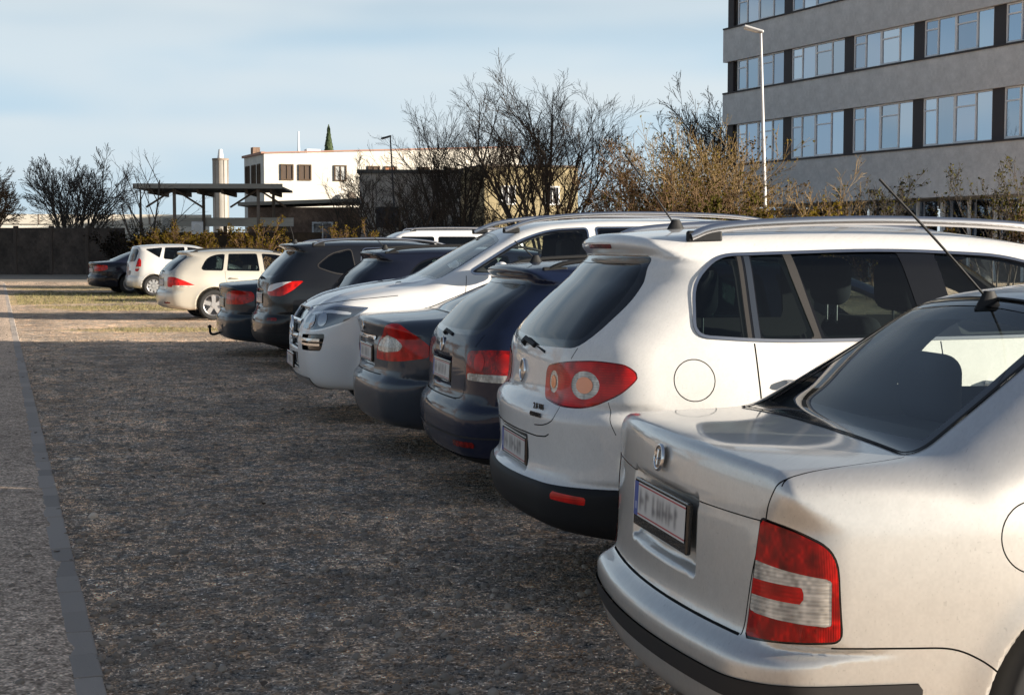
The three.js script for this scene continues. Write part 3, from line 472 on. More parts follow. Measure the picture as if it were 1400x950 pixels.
// grey office block: bands of plaster and window rows between dark piers
{
  const b = thing('office_building', 'grey office building with ribbon windows and dark window piers', 'building', [12.391, -0.314, -87.576], -Math.PI / 2 + 0.4), BAY = 4.608, NB = 5, LEN = BAY * NB + 1.1;
  b.scale.setScalar(1.2);
  // local +x runs along the facade towards the camera, local +z faces the parking ground
  const rows = [[11.73, 13.25], [8.70, 10.21], [5.30, 7.24]], top = 17.5, x0 = -0.75, bands = [[3.40, 5.30], [7.24, 8.70], [10.21, 11.73], [13.25, 14.76], [16.3, top]]; rows.unshift([14.76, 16.3]);
  for (const [a, c] of bands) mesh('wall_band', uvBox(box(LEN, c - a, 0.35, x0 + LEN / 2, (a + c) / 2, -0.175)), BM.grey, b);
  mesh('side_wall', uvBox(box(0.3, top - 3.4, 13.6, x0 + 0.15, (top + 3.4) / 2, -7.16)), BM.grey, b); mesh('side_wall', uvBox(box(0.3, top - 3.4, 13.6, x0 + LEN - 0.15, (top + 3.4) / 2, -7.16)), BM.grey, b); mesh('back_wall', uvBox(box(LEN, top, 0.3, x0 + LEN / 2, top / 2, -14.1)), BM.grey, b); mesh('roof', box(LEN, 0.25, 14.3, x0 + LEN / 2, top + 0.13, -7.1), BM.roof, b);
  for (const y of [3.5, 5.1, 8.5, 11.55, 14.58]) mesh('floor_slab', box(LEN - 0.8, 0.2, 13, x0 + LEN / 2, y, -7.2), BM.room, b);
  const r = rng(9), panes = [[0.36, 0.42, 0.50], [0.27, 0.32, 0.39], [0.43, 0.49, 0.56], [0.33, 0.38, 0.44]].map((c) => phys(c, 0.02, { metalness: 1 }));
  for (const [ri, [ya, yb]] of rows.entries()) {
    const h = yb - ya;
    for (let k = 0; k <= NB; k++) { const px = k * BAY, w = k === 0 ? 0.5 : 0.62; if (px + w / 2 > x0 + LEN) continue; mesh('window_pier', box(w, h - 0.004, 0.14, px - (k ? 0 : 0.28), (ya + yb) / 2, -0.20), BM.dark, b); }
    mesh('window_sill', box(LEN - 0.1, 0.07, 0.16, x0 + LEN / 2, ya + 0.033, -0.02), BM.dark, b);
    for (let k = 0; k < NB; k++) {
      const a = k * BAY + 0.31, w = BAY - 0.62; if (a + w > x0 + LEN - 0.2) continue; const g = new THREE.Group(); g.name = 'window'; b.add(g); g.position.set(a, ya + 0.07, -0.2);
      const H = h - 0.08, ts = [0, 0.20, 0.46, 0.76, 1.0], fr = 0.055;
      mesh('frame', merge([box(w, fr, 0.07, w / 2, fr / 2, 0), box(w, fr, 0.07, w / 2, H - fr / 2, 0), ...ts.map((t) => box(t === 0.46 ? 0.11 : fr, H - 2 * fr - 0.002, 0.07, clamp(t * w, fr / 2, w - fr / 2), H / 2, 0)), ...[[0, 1], [2, 3]].map(([p, q]) => box((ts[q] - ts[p]) * w - 0.09, fr, 0.068, (ts[p] + ts[q]) / 2 * w + 0.015, H * 0.74, 0)), ...[[0, 1], [2, 3]].map(([p, q]) => box((ts[q] - ts[p]) * w - 0.1, fr * 0.8, 0.066, (ts[p] + ts[q]) / 2 * w + 0.015, fr * 1.42, 0))]), BM.frame, g);
      for (let i = 0; i < 4; i++) { const pw = (ts[i + 1] - ts[i]) * w - 0.07, pm = mesh('pane', box(pw, H - 0.12, 0.012, 0, 0, 0), panes[(r() * 4) | 0], g, [(ts[i] + ts[i + 1]) / 2 * w, H / 2, -0.012]); pm.rotation.set((r() - 0.5) * 0.012, (r() - 0.5) * 0.024, 0); }
    }
  }
  for (let i = 0; i < NB; i++) { mesh('base_post', box(0.14, 3.3, 0.14, i * BAY + 0.4, 1.66, -1.1), BM.frame, b); mesh('base_post', box(0.1, 3.3, 0.1, i * BAY + 1.9, 1.66, -1.15), BM.frame, b); mesh('base_post', box(0.1, 3.3, 0.1, i * BAY + 3.4, 1.66, -1.15), BM.frame, b); const g = mesh('base_window', box(BAY - 0.3, 1.9, 0.03, i * BAY + BAY / 2, 2.35, -1.3), BM.glass, b); mesh('base_wall', uvBox(box(BAY - 0.01, 1.4, 0.2, i * BAY + BAY / 2, 0.7, -1.35)), BM.drab, b); mesh('base_rail', box(BAY - 0.3, 0.09, 0.08, i * BAY + BAY / 2, 1.45, -1.2), BM.frame, b); }
  mesh('entrance_canopy', box(5.4, 0.16, 1.6, 5.8, 3.0, 0.75), BM.timber, b); for (const x of [3.2, 8.3]) mesh('canopy_post', box(0.16, 2.9, 0.16, x, 1.46, 1.3), BM.timber, b);
  const l = new THREE.Group(); l.name = 'wall_lamp'; b.add(l); mesh('lamp_housing', rbox(0.34, 0.14, 0.2, 0.05, 11.2, 3.75, 0.1), BM.dark, l);
}
// cream flat-roofed building behind the trees
function windowAt(parent, x, y, z, w, h, fm, gm, turn = 0) { const g = new THREE.Group(); g.name = 'window'; g.position.set(x, y, z); g.rotation.y = turn; parent.add(g); mesh('frame', merge([box(w, 0.1, 0.16, 0, h / 2, 0), box(w, 0.1, 0.16, 0, -h / 2, 0), box(0.1, h - 0.104, 0.16, -w / 2 + 0.05, 0, 0), box(0.1, h - 0.104, 0.16, w / 2 - 0.05, 0, 0), box(0.07, h - 0.104, 0.12, 0, 0, 0)]), fm, g); mesh('pane', box(w - 0.08, h - 0.08, 0.03, 0, 0, -0.01), gm, g); return g; }
{
  const b = thing('cream_building', 'cream flat-roofed building with red roof edging', 'building', [-20.1, 0, -125], 0.4), LEN = 22.6, dp = 7;
  const sh = new THREE.Shape(); sh.moveTo(0, 0); sh.lineTo(LEN, 0); sh.lineTo(LEN, 10.0); sh.lineTo(0, 8.95); sh.closePath();
  const wall = new THREE.ExtrudeGeometry(sh, { depth: dp, bevelEnabled: false }).translate(0, 0, -dp); mesh('wall', uvBox(wall), BM.cream, b);
  mesh('roof_edge', box(LEN + 0.3, 0.11, 0.3, 0, 0, 0).translate(LEN / 2, 0, 0).rotateZ(Math.atan2(1.05, LEN)).translate(-0.12, 9.02, 0.0), BM.tile, b);
  mesh('roof_edge', box(0.3, 0.2, dp, -0.03, 9.03, -dp / 2 - 0.16), BM.tile, b);
  const gl = phys([0.10, 0.075, 0.06], 0.08, { clearcoat: 0.6 }), or = std([0.36, 0.15, 0.07], 0.6), pale = phys([0.45, 0.46, 0.46], 0.15, { clearcoat: 0.6 });
  for (const [x, m] of [[1.9, gl], [3.4, gl], [6.4, pale], [9.3, gl], [10.75, or], [13.7, gl], [16.2, gl], [19.2, gl]]) windowAt(b, x, 7.5, 0.05, 1.05, 1.2, BM.timber, m);
  for (const [z, w] of [[-1.6, 0.8], [-3.4, 1.2], [-5.6, 1.2]]) windowAt(b, -0.05, 7.3, z, w, 1.7, BM.timber, gl, -Math.PI / 2);
  mesh('chimney', box(0.6, 0.9, 0.8, 0.5, 9.3, -5), BM.brick, b); mesh('roof_mast', new THREE.CylinderGeometry(0.06, 0.12, 1.9, 8).translate(3.7, 10.1, -3), BM.white, b); mesh('roof_box', rbox(1.2, 0.35, 0.8, 0.05, 4.6, 9.35, -2), BM.white, b); mesh('satellite_dish', new THREE.SphereGeometry(0.5, 16, 8, 0, 6.3, 0, 0.9).rotateX(1.2).translate(7.1, 5.5, 0.5), BM.drab, b);
}
{
  const b = thing('low_grey_building', 'low drab grey building standing before the cream one', 'building', [-8.9, 0, -90], 0.05); mesh('wall', uvBox(box(5.9, 5.75, 8, 2.95, 2.87, -4)), std([0.62, 0.55, 0.48], 0.9, { map: plasterTex }), b); mesh('roof_slab', box(6.2, 0.2, 8.4, 2.95, 5.86, -4), BM.roof, b);
  for (const [x, w, h] of [[1.6, 1.3, 1.2], [4.3, 2.2, 2.6]]) mesh(h > 2 ? 'gate' : 'window', box(w, h, 0.1, x, h > 2 ? 1.3 : 3.2, 0.02), BM.dark, b);
  const s = thing('brick_shed', 'brown brick shed with a pale sloping roof edge', 'shed', [-16.2, 0, -95], 0.02); mesh('wall', uvBox(box(7.4, 3.9, 6, 3.6, 1.95, -3)), BM.brick, s); const rf = box(8.4, 0.22, 7, 3.7, 4.1, -3); rf.rotateZ(0.035); mesh('roof_slab', rf, std([0.30, 0.27, 0.22], 0.8), s); mesh('door', box(1.1, 2.1, 0.08, 1.4, 1.05, 0.02), BM.dark, s); windowAt(s, 4.5, 2.4, 0.03, 1.3, 1.1, BM.white, BM.shutter);
  const y = thing('ochre_building', 'ochre yellow building glimpsed through bare branches', 'building', [-2.0, 0, -112], 0.3); mesh('wall', uvBox(box(7.2, 7.3, 8, 3.6, 3.65, -4)), BM.ochre, y); mesh('roof_slab', box(7.4, 0.12, 8.3, 3.6, 7.37, -4), BM.drab, y); for (const x of [1.8, 5.2]) windowAt(y, x, 5.2, 0.03, 1.1, 1.3, BM.white, BM.shutter);
  const w = thing('long_warehouse', 'long low cream warehouse behind the dark wall', 'building', [-52, 0, -140], 0.2); mesh('wall', uvBox(box(24, 3.5, 10, 12, 1.75, -5)), BM.cream, w); mesh('roof_slab', box(24.4, 0.9, 10.4, 12, 3.96, -5), std([0.56, 0.52, 0.45], 0.6), w); for (let i = 0; i < 7; i++) mesh('roof_seam', box(0.12, 0.92, 10.44, 2 + i * 3.3, 3.97, -5), BM.drab, w);
  const t = thing('silo_tower', 'pale round silo tower with a narrow cap far away', 'tower', [-75.6, 0, -400], 0); mesh('shaft', new THREE.CylinderGeometry(1.95, 2.05, 23.6, 24).translate(0, 11.8, 0), std([0.45, 0.42, 0.38], 0.85, { map: plasterTex }), t); mesh('collar', new THREE.CylinderGeometry(2.15, 2.15, 0.5, 24).translate(0, 23.7, 0), BM.drab, t); mesh('cap', new THREE.CylinderGeometry(0.5, 0.85, 2.4, 16).translate(0, 25.1, 0), BM.white, t);
  for (let i = 0; i < 10; i++) mesh('shaft_rib', box(0.12, 23.4, 0.12, 2.02 * Math.sin(i * 0.63), 11.7, 2.02 * Math.cos(i * 0.63)), BM.drab, t);
}
// concrete panel wall at the far end of the lane
{
  const w = thing('panel_wall', 'dark weathered concrete panel wall closing the lane', 'wall', [-40, 0, -88], -0.0); let x = 0; const r = rng(4); const pm = [0.105, 0.125, 0.145].map((k) => std([k, k * 0.84, k * 0.74], 0.93, { map: stainTex }));
  w.rotation.y = -0.3;
  for (let i = 0; i < 9; i++) { const L = 2.25; mesh('wall_panel', uvBox(rbox(L - 0.03, 2.45 + r() * 0.12, 0.16, 0.02, x + L / 2, 1.24, 0)), pm[(r() * 3) | 0], w); mesh('wall_post', rbox(0.2, 2.62, 0.24, 0.02, x, 1.31, 0), BM.concrete, w); x += L; }
  const f = thing('board_stack', 'rusty brown boards resting along the top of the wall', 'boards', [-39.4, 2.62, -87.4], -0.3); for (let i = 0; i < 3; i++) mesh('board', rbox(2.6 + i * 0.3, 0.09, 0.2, 0.01, 1.8 + i * 0.5, 0.05 + i * 0.1, 0), BM.tile, f);
}
// open-sided canopy
{
  const c = thing('open_canopy', 'flat dark canopy roof on slim posts beside the cream building', 'canopy', [-20.4, 0, -84], 0.06); mesh('roof_deck', box(7.9, 0.12, 6.5, 4.0, 4.66, -2), BM.roof, c); mesh('fascia', box(7.9, 0.26, 0.1, 4.0, 4.74, 1.3), std([0.30, 0.28, 0.24], 0.8), c); mesh('fascia', box(0.1, 0.26, 6.5, 0.0, 4.74, -2.04), BM.drab, c);
  for (const [x, z] of [[2.1, 0.9], [2.9, -4.6], [6.6, 0.9], [6.9, -4.6]]) mesh('post', box(0.16, 4.6, 0.16, x, 2.3, z), BM.drab, c);
  for (const x of [2.1, 6.6]) for (const s of [-1, 1]) mesh('brace', box(0.1, 1.8, 0.1, 0, 0, 0).rotateZ(s * 1.0).translate(x + s * 0.75, 4.1, 0.9), BM.timber, c);
  for (let i = 0; i < 6; i++) mesh('beam', box(0.12, 0.25, 6.3, 0.8 + i * 1.3, 4.46, -2), BM.timber, c);
  const s = thing('board_sign', 'small white board with a round grey mark under the canopy', 'sign', [-16.9, 0, -82.6], 0); mesh('board', box(0.62, 0.68, 0.04, 0, 2.5, 0), BM.white, s); mesh('round_mark', new THREE.CylinderGeometry(0.2, 0.2, 0.012, 24).rotateX(Math.PI / 2).translate(0, 2.5, 0.028), BM.steel, s); mesh('post', box(0.06, 2.2, 0.06, 0, 1.1, -0.06), BM.steel, s);
  const l = thing('low_storage_wall', 'low stained storage wall beneath the canopy', 'wall', [-21, 0, -88.5], 0.03); mesh('wall_block', uvBox(box(10, 2.3, 0.3, 5, 1.15, 0)), BM.timber, l); mesh('pale_beam', box(7.5, 0.5, 0.4, 4.6, 2.9, -0.4), BM.cream, l); for (const x of [1.4, 4.4, 8]) mesh('beam_post', box(0.2, 2.7, 0.2, x, 1.35, -0.5), BM.drab, l);
}
// street lamps
function lamp(label, pos, h, lean, armDir, mat) { const g = thing('street_lamp', label, 'street lamp', pos, 0, 'street lamps'); g.rotation.z = lean; mesh('pole', new THREE.CylinderGeometry(0.038, 0.075, h, 14).translate(0, h / 2, 0), mat, g); mesh('pole_base', new THREE.CylinderGeometry(0.09, 0.1, 1.1, 14).translate(0, 0.55, 0), mat, g); const a = new THREE.Group(); a.name = 'lamp_head'; a.position.set(0, h, 0); a.rotation.z = 0.22 * armDir; a.rotation.y = armDir > 0 ? 0 : Math.PI; g.add(a); mesh('housing', rbox(0.62, 0.09, 0.3, 0.04, -0.24, 0.02, 0), mat, a); mesh('lens', rbox(0.42, 0.02, 0.22, 0.008, -0.3, -0.032, 0), BM.white, a); return g; }
lamp('tall pale grey street lamp standing before the office building', [7.75, 0, -46.6], 7.95, 0.035, -1, std([0.50, 0.50, 0.51], 0.5)).children[2].rotation.set(0, 0, -0.32);
lamp('dark street lamp standing before the low drab building', [-6.55, 0, -88], 7.75, 0.05, 1, std([0.06, 0.06, 0.065], 0.6));

// ---------------------------------------------------------------- silver sedan (nearest)
{
  const s = {
    L: 4.507, H: 1.48, belt: 0.99, wheels: [1.09, 3.60], arch: 0.372, tyre: 0.315, track: 0.73, kR: 0.17, rearEdge: [0.82, 0.94, 0.028], kF: 0.3, floor: 0.2, sill: 0.2,
    top: [[-0.1, 0.93], [0.06, 0.975], [0.14, 1.0], [0.3, 1.012], [0.5, 1.018], [0.62, 1.03], [0.74, 1.10], [1.0, 1.278], [1.17, 1.39], [1.29, 1.427], [1.55, 1.455], [1.95, 1.465], [2.3, 1.44], [2.62, 1.395], [2.8, 1.33], [3.42, 0.985], [3.55, 0.955], [4.1, 0.86], [4.35, 0.78], [4.5, 0.68]], topS: 0.025,
    rear: [[0.1, 0.16], [0.2, 0.1], [0.3, 0.03], [0.4, 0.005], [0.47, 0.0], [0.50, 0.010], [0.525, 0.066], [0.58, 0.078], [0.8, 0.088], [0.93, 0.10], [1.02, 0.115], [1.2, 0.12]], rearS: 0.009,
    bow: [[0, 0.15], [0.5, 0.15], [0.6, 0.14], [1.0, 0.14]],
    front: [[0.1, 4.4], [0.3, 4.49], [0.5, 4.507], [0.65, 4.48], [0.8, 4.42], [1, 4.35]],
    sec: [[0.15, 0.80], [0.3, 0.842], [0.5, 0.862], [0.68, 0.868], [0.82, 0.862], [0.92, 0.842], [0.985, 0.815], [1.05, 0.782], [1.2, 0.70], [1.35, 0.615], [1.5, 0.53]],
    taper: [[-0.1, 0.12], [0, 0.10], [0.2, 0.06], [0.5, 0.028], [0.9, 0.004], [1.3, 0], [3.4, 0], [4.0, 0.03], [4.5, 0.12]],
    house: [[0.4, 0.03], [0.8, 0.025], [1.4, 0], [2.6, 0], [3.3, 0.06]],
    crown: [[0, 0.05], [0.5, 0.05], [1.0, 0.10], [1.5, 0.13], [2.4, 0.13], [3.2, 0.09], [4.5, 0.08]], edge: [[0, 0.055], [0.4, 0.06], [0.75, 0.13], [1.3, 0.15], [2.8, 0.14], [3.4, 0.1], [4.5, 0.12]],
    extra: (x, y, z, az) => {   // number plate recess with a rounded ledge
      if (x > 0.5) return null;
      const b = Math.max(az - 0.305, y - 0.845, 0.632 - y); return b > 0.05 ? null : [0.030 * sstep(0.012, -0.014, b), 0, 0, 0];
    },
  };
  const c = new Car(s, 'parked_sedan', 'silver four-door sedan with square red and clear tail lights, first in the row', PAINT.silver, [0.365, 0, -4.63], 11.8 * Math.PI / 180, 0.015); cars.octavia = c;
  // glass
  const rw = roundPoly([[0.585, -0.625, 0.03], [1.18, -0.50, 0.06], [1.195, 0, 0.4], [1.18, 0.50, 0.06], [0.585, 0.625, 0.03], [0.565, 0, 0.5]]);
  c.window('rear_window', c.top(polySD(rw), 0.99), M.glass, { border: 0.042, seal: 0.012 });
  const ws = roundPoly([[2.78, -0.55, 0.08], [2.74, 0, 0.4], [2.78, 0.55, 0.08], [3.38, 0.66, 0.1], [3.44, 0, 0.5], [3.38, -0.66, 0.1]]); c.window('windscreen', c.top(polySD(ws), 0.9), M.glass, { border: 0.03 });
  for (const sg of [1, -1]) {
    c.window('side_window', c.side(polySD(roundPoly([[1.16, 1.03, 0.05], [1.32, 1.30, 0.1], [1.52, 1.385, 0.1], [1.86, 1.39, 0.02], [1.86, 1.02, 0.02]])), sg), M.glass, { border: 0.012, seal: 0.02 });
    c.window('side_window', c.side(polySD(roundPoly([[1.95, 1.02, 0.02], [1.95, 1.39, 0.02], [2.45, 1.372, 0.1], [2.68, 1.30, 0.1], [3.1, 1.04, 0.06]])), sg), M.glass, { border: 0.012, seal: 0.02 });
  }
  // tail lights
  for (const sg of [1, -1]) {
    const g = c.group('tail_light'), out = roundPoly([[0.826, 0.858, 0.012], [0.97, 0.842, 0.1], [1.132, 0.79, 0.07], [1.15, 0.545, 0.035], [0.765, 0.527, 0.012]]), f = c.corner(polySD(out), sg);
    let a = c.soup(f), r; [a, r] = cut(a, (...p) => f(...p) + 0.007); c.put('lamp_rim', r, M.gloss, -0.003, g);
    const inC = [c.corner(polySD(roundPoly([[0.805, 0.742], [1.112, 0.712], [1.112, 0.588], [0.786, 0.602]], 0.012)), sg), c.corner(polySD(roundPoly([[0.7, 0.694], [1.018, 0.688], [1.018, 0.644], [0.7, 0.652]], 0.014)), sg)];
    let cl, bar; [cl, a] = cut(a, inC[0]); [bar, cl] = cut(cl, inC[1]);
    c.put('clear_lens', cl, LENS.clear, 0.002, g); c.put('red_bar', bar, LENS.bright, 0.003, g); c.put('red_lens', a, LENS.red, 0.003, g);
  }
  // gaps: boot lid, bumper joint, fuel flap
  const lid = spline2([[0.622, 0.53], [0.648, 0.70], [0.690, 0.85], [0.706, 0.90], [0.728, 0.945], [0.742, 0.965]], false);
  c.gap(mapRear, lid, 0.005, false, (x, y) => Math.max(x - 0.3, y - 0.968)); c.gap(mapRear, flipX(lid), 0.005, false, (x, y) => Math.max(x - 0.3, y - 0.968));
  for (const sg of [1, -1]) c.gap(mapTop, [[0.185, 0.745], [0.35, 0.715], [0.57, 0.655]].map(([a, b]) => [a, sg * b]), 0.004, false, (x, y) => 0.94 - y);
  c.gap(mapRear, [[-0.615, 0.53], [-0.3, 0.53], [0, 0.53], [0.3, 0.53], [0.615, 0.53]], 0.007, false, (x) => x - 0.4);
  for (const sg of [1, -1]) c.gap(mapRear, [[sg * 0.31, 0.842], [sg * 0.45, 0.843], [sg * 0.69, 0.846]], 0.0035, false, (x) => x - 0.4);
  for (const sg of [1, -1]) {
    c.gap(mapSide, spline2([[0.30, 0.532], [0.5, 0.528], [0.62, 0.522], [0.70, 0.49], [0.76, 0.445]], false), 0.005, false, sg > 0 ? onRight : onLeft);
    c.gap(mapSide, spline2([[1.30, 0.62], [1.22, 0.80], [1.16, 1.0]], false), 0.005, false, sg > 0 ? onRight : onLeft); c.gap(mapSide, [[1.90, 0.3], [1.905, 0.98]], 0.005, false, sg > 0 ? onRight : onLeft); c.gap(mapSide, [[3.08, 0.3], [3.08, 0.95]], 0.005, false, sg > 0 ? onRight : onLeft);
    handle(c, 1.42, 0.86, sg * 0.865, PAINT.silver); handle(c, 2.45, 0.85, sg * 0.868, PAINT.silver);
  }
  c.gap(mapSide, circle(0.845, 0.808, 0.094), 0.0038, true, onRight);
  // bumper rubbing strip
  c.take('bumper_strip', (x, y, z) => Math.max(Math.abs(y - 0.405) - 0.028, x - 0.545), M.strip, 0.007);
  plate(c, 0.092, 0.752, 0.01, -0.05, 71, 0.152, 0.012);
  { const b = badge(c, 0.086, 0.925, 0, 0.042, -0.15); mesh('winged_arrow', merge([rbox(0.012, 0.05, 0.008, 0.003, 0.002, 0, 0.005), rbox(0.03, 0.012, 0.008, 0.003, -0.006, 0.012, 0.005).rotateZ(0.5), rbox(0.026, 0.01, 0.008, 0.003, -0.006, -0.006, 0.005).rotateZ(0.5)]), M.chrome, b); }
  antenna(c, 1.175, 1.375, 0.53, 0.80);
  mirror(c, 2.98, 1.03, 0.84, PAINT.silver);
  mesh('parcel_shelf', rbox(0.5, 0.03, 1.15, 0.01, 0.93, 0.955, 0), M.liner, c.g);
  mesh('dashboard', rbox(0.5, 0.28, 1.35, 0.08, 3.15, 0.8, 0), M.liner, c.g);
  c.finish({ seats: [[1.37, 0.44, 0.46, 0.45, 0.6], [1.37, -0.44, 0.46, 0.45, 0.6], [2.46, 0.37, 0.44, 0.62], [2.46, -0.37, 0.44, 0.62]] });
}
const text3 = (await new FontLoader().loadAsync('fonts/droid/droid_sans_bold.typeface.json'));
function lettering(car, str, x, y, z, size, mat = M.chrome) {   // raised letters on a tailgate, read from behind
  const g = car.group('lettering'); g.position.set(x, y, z); g.rotation.y = -Math.PI / 2 + 0.15; mesh('letters', new TextGeometry(str, { font: text3, size, depth: 0.004, curveSegments: 2 }), mat, g);
}
function doors(c, lines, handles, zz, mat) {
  for (const sg of [1, -1]) { for (const l of lines) c.gap(mapSide, spline2(l, false), 0.006, false, sg > 0 ? onRight : onLeft); for (const [x, y] of handles) handle(c, x, y, sg * zz, mat); }
}
// ---------------------------------------------------------------- white compact SUV
{
  const s = {
    L: 4.427, H: 1.70, belt: 1.12, wheels: [0.93, 3.53], arch: 0.40, tyre: 0.345, track: 0.765, kR: 0.26, kF: 0.3, floor: 0.31, sill: 0.31, flare: 0.018, rearEdge: [1.40, 1.56, 0.05],
    top: [[-0.1, 1.56], [0.3, 1.605], [0.5, 1.622], [0.9, 1.648], [1.4, 1.658], [1.9, 1.65], [2.3, 1.61], [2.5, 1.565], [3.2, 1.16], [3.35, 1.10], [3.9, 1.02], [4.2, 0.93], [4.4, 0.8]],
    rear: [[0.1, 0.25], [0.29, 0.13], [0.35, 0.05], [0.43, 0.012], [0.50, 0.0], [0.55, 0.006], [0.575, 0.04], [0.64, 0.05], [0.76, 0.045], [0.83, 0.04], [0.865, 0.055], [0.90, 0.095], [0.95, 0.108], [1.08, 0.118], [1.14, 0.135], [1.25, 0.22], [1.38, 0.35], [1.49, 0.465], [1.52, 0.51], [1.55, 0.475], [1.575, 0.46], [1.65, 0.46]], rearS: 0.011,
    bow: [[0, 0.20], [0.6, 0.20], [0.9, 0.16], [1.2, 0.15], [1.5, 0.17], [1.6, 0.20]],
    front: [[0.1, 4.3], [0.3, 4.4], [0.5, 4.427], [0.75, 4.40], [0.95, 4.30], [1.2, 4.2]],
    sec: [[0.2, 0.86], [0.4, 0.892], [0.6, 0.902], [0.82, 0.905], [0.95, 0.896], [1.05, 0.880], [1.13, 0.858], [1.3, 0.79], [1.48, 0.715], [1.58, 0.655], [1.7, 0.57]],
    taper: [[-0.1, 0.16], [0, 0.13], [0.2, 0.07], [0.5, 0.03], [0.85, 0], [3.4, 0], [3.9, 0.03], [4.4, 0.13]], house: [[0, 0.02], [0.5, 0.012], [1, 0], [2.4, 0], [3.1, 0.06]],
    crown: [[0, 0.08], [0.5, 0.1], [1, 0.12], [2.2, 0.12], [3.2, 0.09], [4.4, 0.1]], edge: [[0, 0.08], [0.5, 0.09], [1, 0.11], [2.5, 0.12], [3.3, 0.1], [4.4, 0.15]],
    extra: (x, y, z, az) => { if (x > 0.4 || y > 0.75) return null; const b = Math.max(az - 0.29, y - 0.725, 0.575 - y); return b > 0.05 ? null : [0.035 * sstep(0.015, -0.015, b), 0, 0, 0]; },
  };
  const c = new Car(s, 'parked_suv', 'white SUV with round-lensed red tail lights and black lower bumper', PAINT.white, [-0.055, 0, -7.043], 11.6 * Math.PI / 180, 0.017); cars.tiguan = c; c.rims = { spokes: 7 };
  const rw = roundPoly([[-0.66, 1.135, 0.14], [0, 1.115, 0.5], [0.66, 1.135, 0.14], [0.66, 1.3, 0.25], [0.56, 1.525, 0.05], [-0.56, 1.525, 0.05], [-0.66, 1.3, 0.25]]);
  c.window('rear_window', c.rear(polySD(rw), 0.8), M.dark, { border: 0.035 });
  c.take('high_brake_light', c.rear(polySD(roundPoly(rect(-0.2, 1.556, 0.2, 1.574), 0.008)), 0.75), LENS.deep, 0.003);
  for (const sg of [1, -1]) {
    const tr = { chrome: 0.014, border: 0.012 };
    // one bright trim runs round all side glass: outer shape first, then the panes
    const frame = c.group('window_surround'), outer = c.side(polySD(roundPoly([[0.655, 1.185, 0.07], [0.685, 1.42, 0.1], [0.80, 1.532, 0.09], [1.6, 1.556, 0.3], [2.15, 1.528, 0.3], [2.40, 1.45, 0.2], [3.02, 1.19, 0.08], [2.0, 1.165, 0.3], [1.0, 1.16, 0.3]])), sg);
    let a = c.soup(outer), r; [a, r] = cut(a, (...p) => outer(...p) + 0.013); c.put('chrome_trim', r, M.satin, 0.005, frame);
    const panes = [[[0.672, 1.19, 0.06], [0.70, 1.415, 0.09], [0.81, 1.517, 0.08], [0.888, 1.522, 0.015], [0.888, 1.175, 0.015]], [[0.952, 1.18, 0.015], [0.952, 1.525, 0.015], [1.093, 1.533, 0.015], [1.19, 1.18, 0.015]], [[1.235, 1.18, 0.012], [1.135, 1.535, 0.012], [1.63, 1.54, 0.015], [1.705, 1.18, 0.015]], [[1.86, 1.185, 0.02], [1.80, 1.535, 0.02], [2.13, 1.512, 0.3], [2.38, 1.438, 0.2], [2.98, 1.20, 0.05]]];
    for (const [k, pts] of panes.entries()) { const f = c.side(polySD(roundPoly(pts)), sg); let g; [g, a] = cut(a, f); c.put('side_window', g, k < 3 ? M.tint : M.glass, -0.003); c.wins.push((...p) => f(...p) + 0.008); }
    // satin bars either side of the door joint and before the small pane
    let b1; [b1, a] = cut(a, c.side(polySD(rect(0.892, 1.16, 0.912, 1.56)), sg)); c.put('pillar_trim', b1, M.strip, 0.001); [b1, a] = cut(a, c.side(polySD(rect(0.922, 1.16, 0.947, 1.56)), sg)); c.put('pillar_trim', b1, PAINT.slate, 0.001);
    [b1, a] = cut(a, c.side(polySD([[1.19, 1.1], [1.235, 1.1], [1.13, 1.56], [1.093, 1.56]]), sg)); c.put('pillar_trim', b1, M.strip, 0.003);
    c.put('window_pillar', a, M.gloss, 0, frame);
    // tail light
    const g = c.group('tail_light'), sh = roundPoly([[0.50, 0.905, 0.05], [0.505, 1.045, 0.05], [0.74, 1.078, 0.2], [1.0, 1.092, 0.2], [1.19, 1.078, 0.12], [1.272, 1.03, 0.07], [1.18, 0.955, 0.12], [0.98, 0.888, 0.15], [0.74, 0.884, 0.15]]), f = c.corner(polySD(sh), sg);
    let t = c.soup(f); [t, r] = cut(t, (...p) => f(...p) + 0.006); c.put('lamp_rim', r, LENS.deep, 0, g);
    for (const [cx, cy, rx, ry] of [[0.622, 0.982, 0.066, 0.058], [0.93, 0.985, 0.13, 0.07]]) {
      const el = (k) => c.corner((u, v) => (Math.hypot((u - cx) / rx, (v - cy) / ry) - k) * Math.min(rx, ry), sg); let q;
      [q, t] = cut(t, el(1.0)); let q2, q3; [q2, q] = cut(q, el(0.84)); [q3, q2] = cut(q2, el(0.5)); c.put('lamp_ring', q, LENS.bright, 0.003, g); c.put('clear_lens', q2, LENS.clear, 0.002, g); c.put('bulb_lens', q3, phys([0.72, 0.24, 0.10], 0.2, { metalness: 0.35, clearcoat: 1 }), 0.004, g);
    }
    c.put('red_lens', t, LENS.bright, 0.003, g);
    c.take('rear_reflector', c.corner(polySD(roundPoly([[0.72, 0.50], [0.99, 0.49], [0.99, 0.522], [0.73, 0.534]], 0.012)), sg), LENS.bright, 0.004);
    c.gap(mapSide, spline2([[0.917, 1.16], [0.925, 1.0], [0.95, 0.80], [1.02, 0.72]], false), 0.007, false, sg > 0 ? onRight : onLeft);
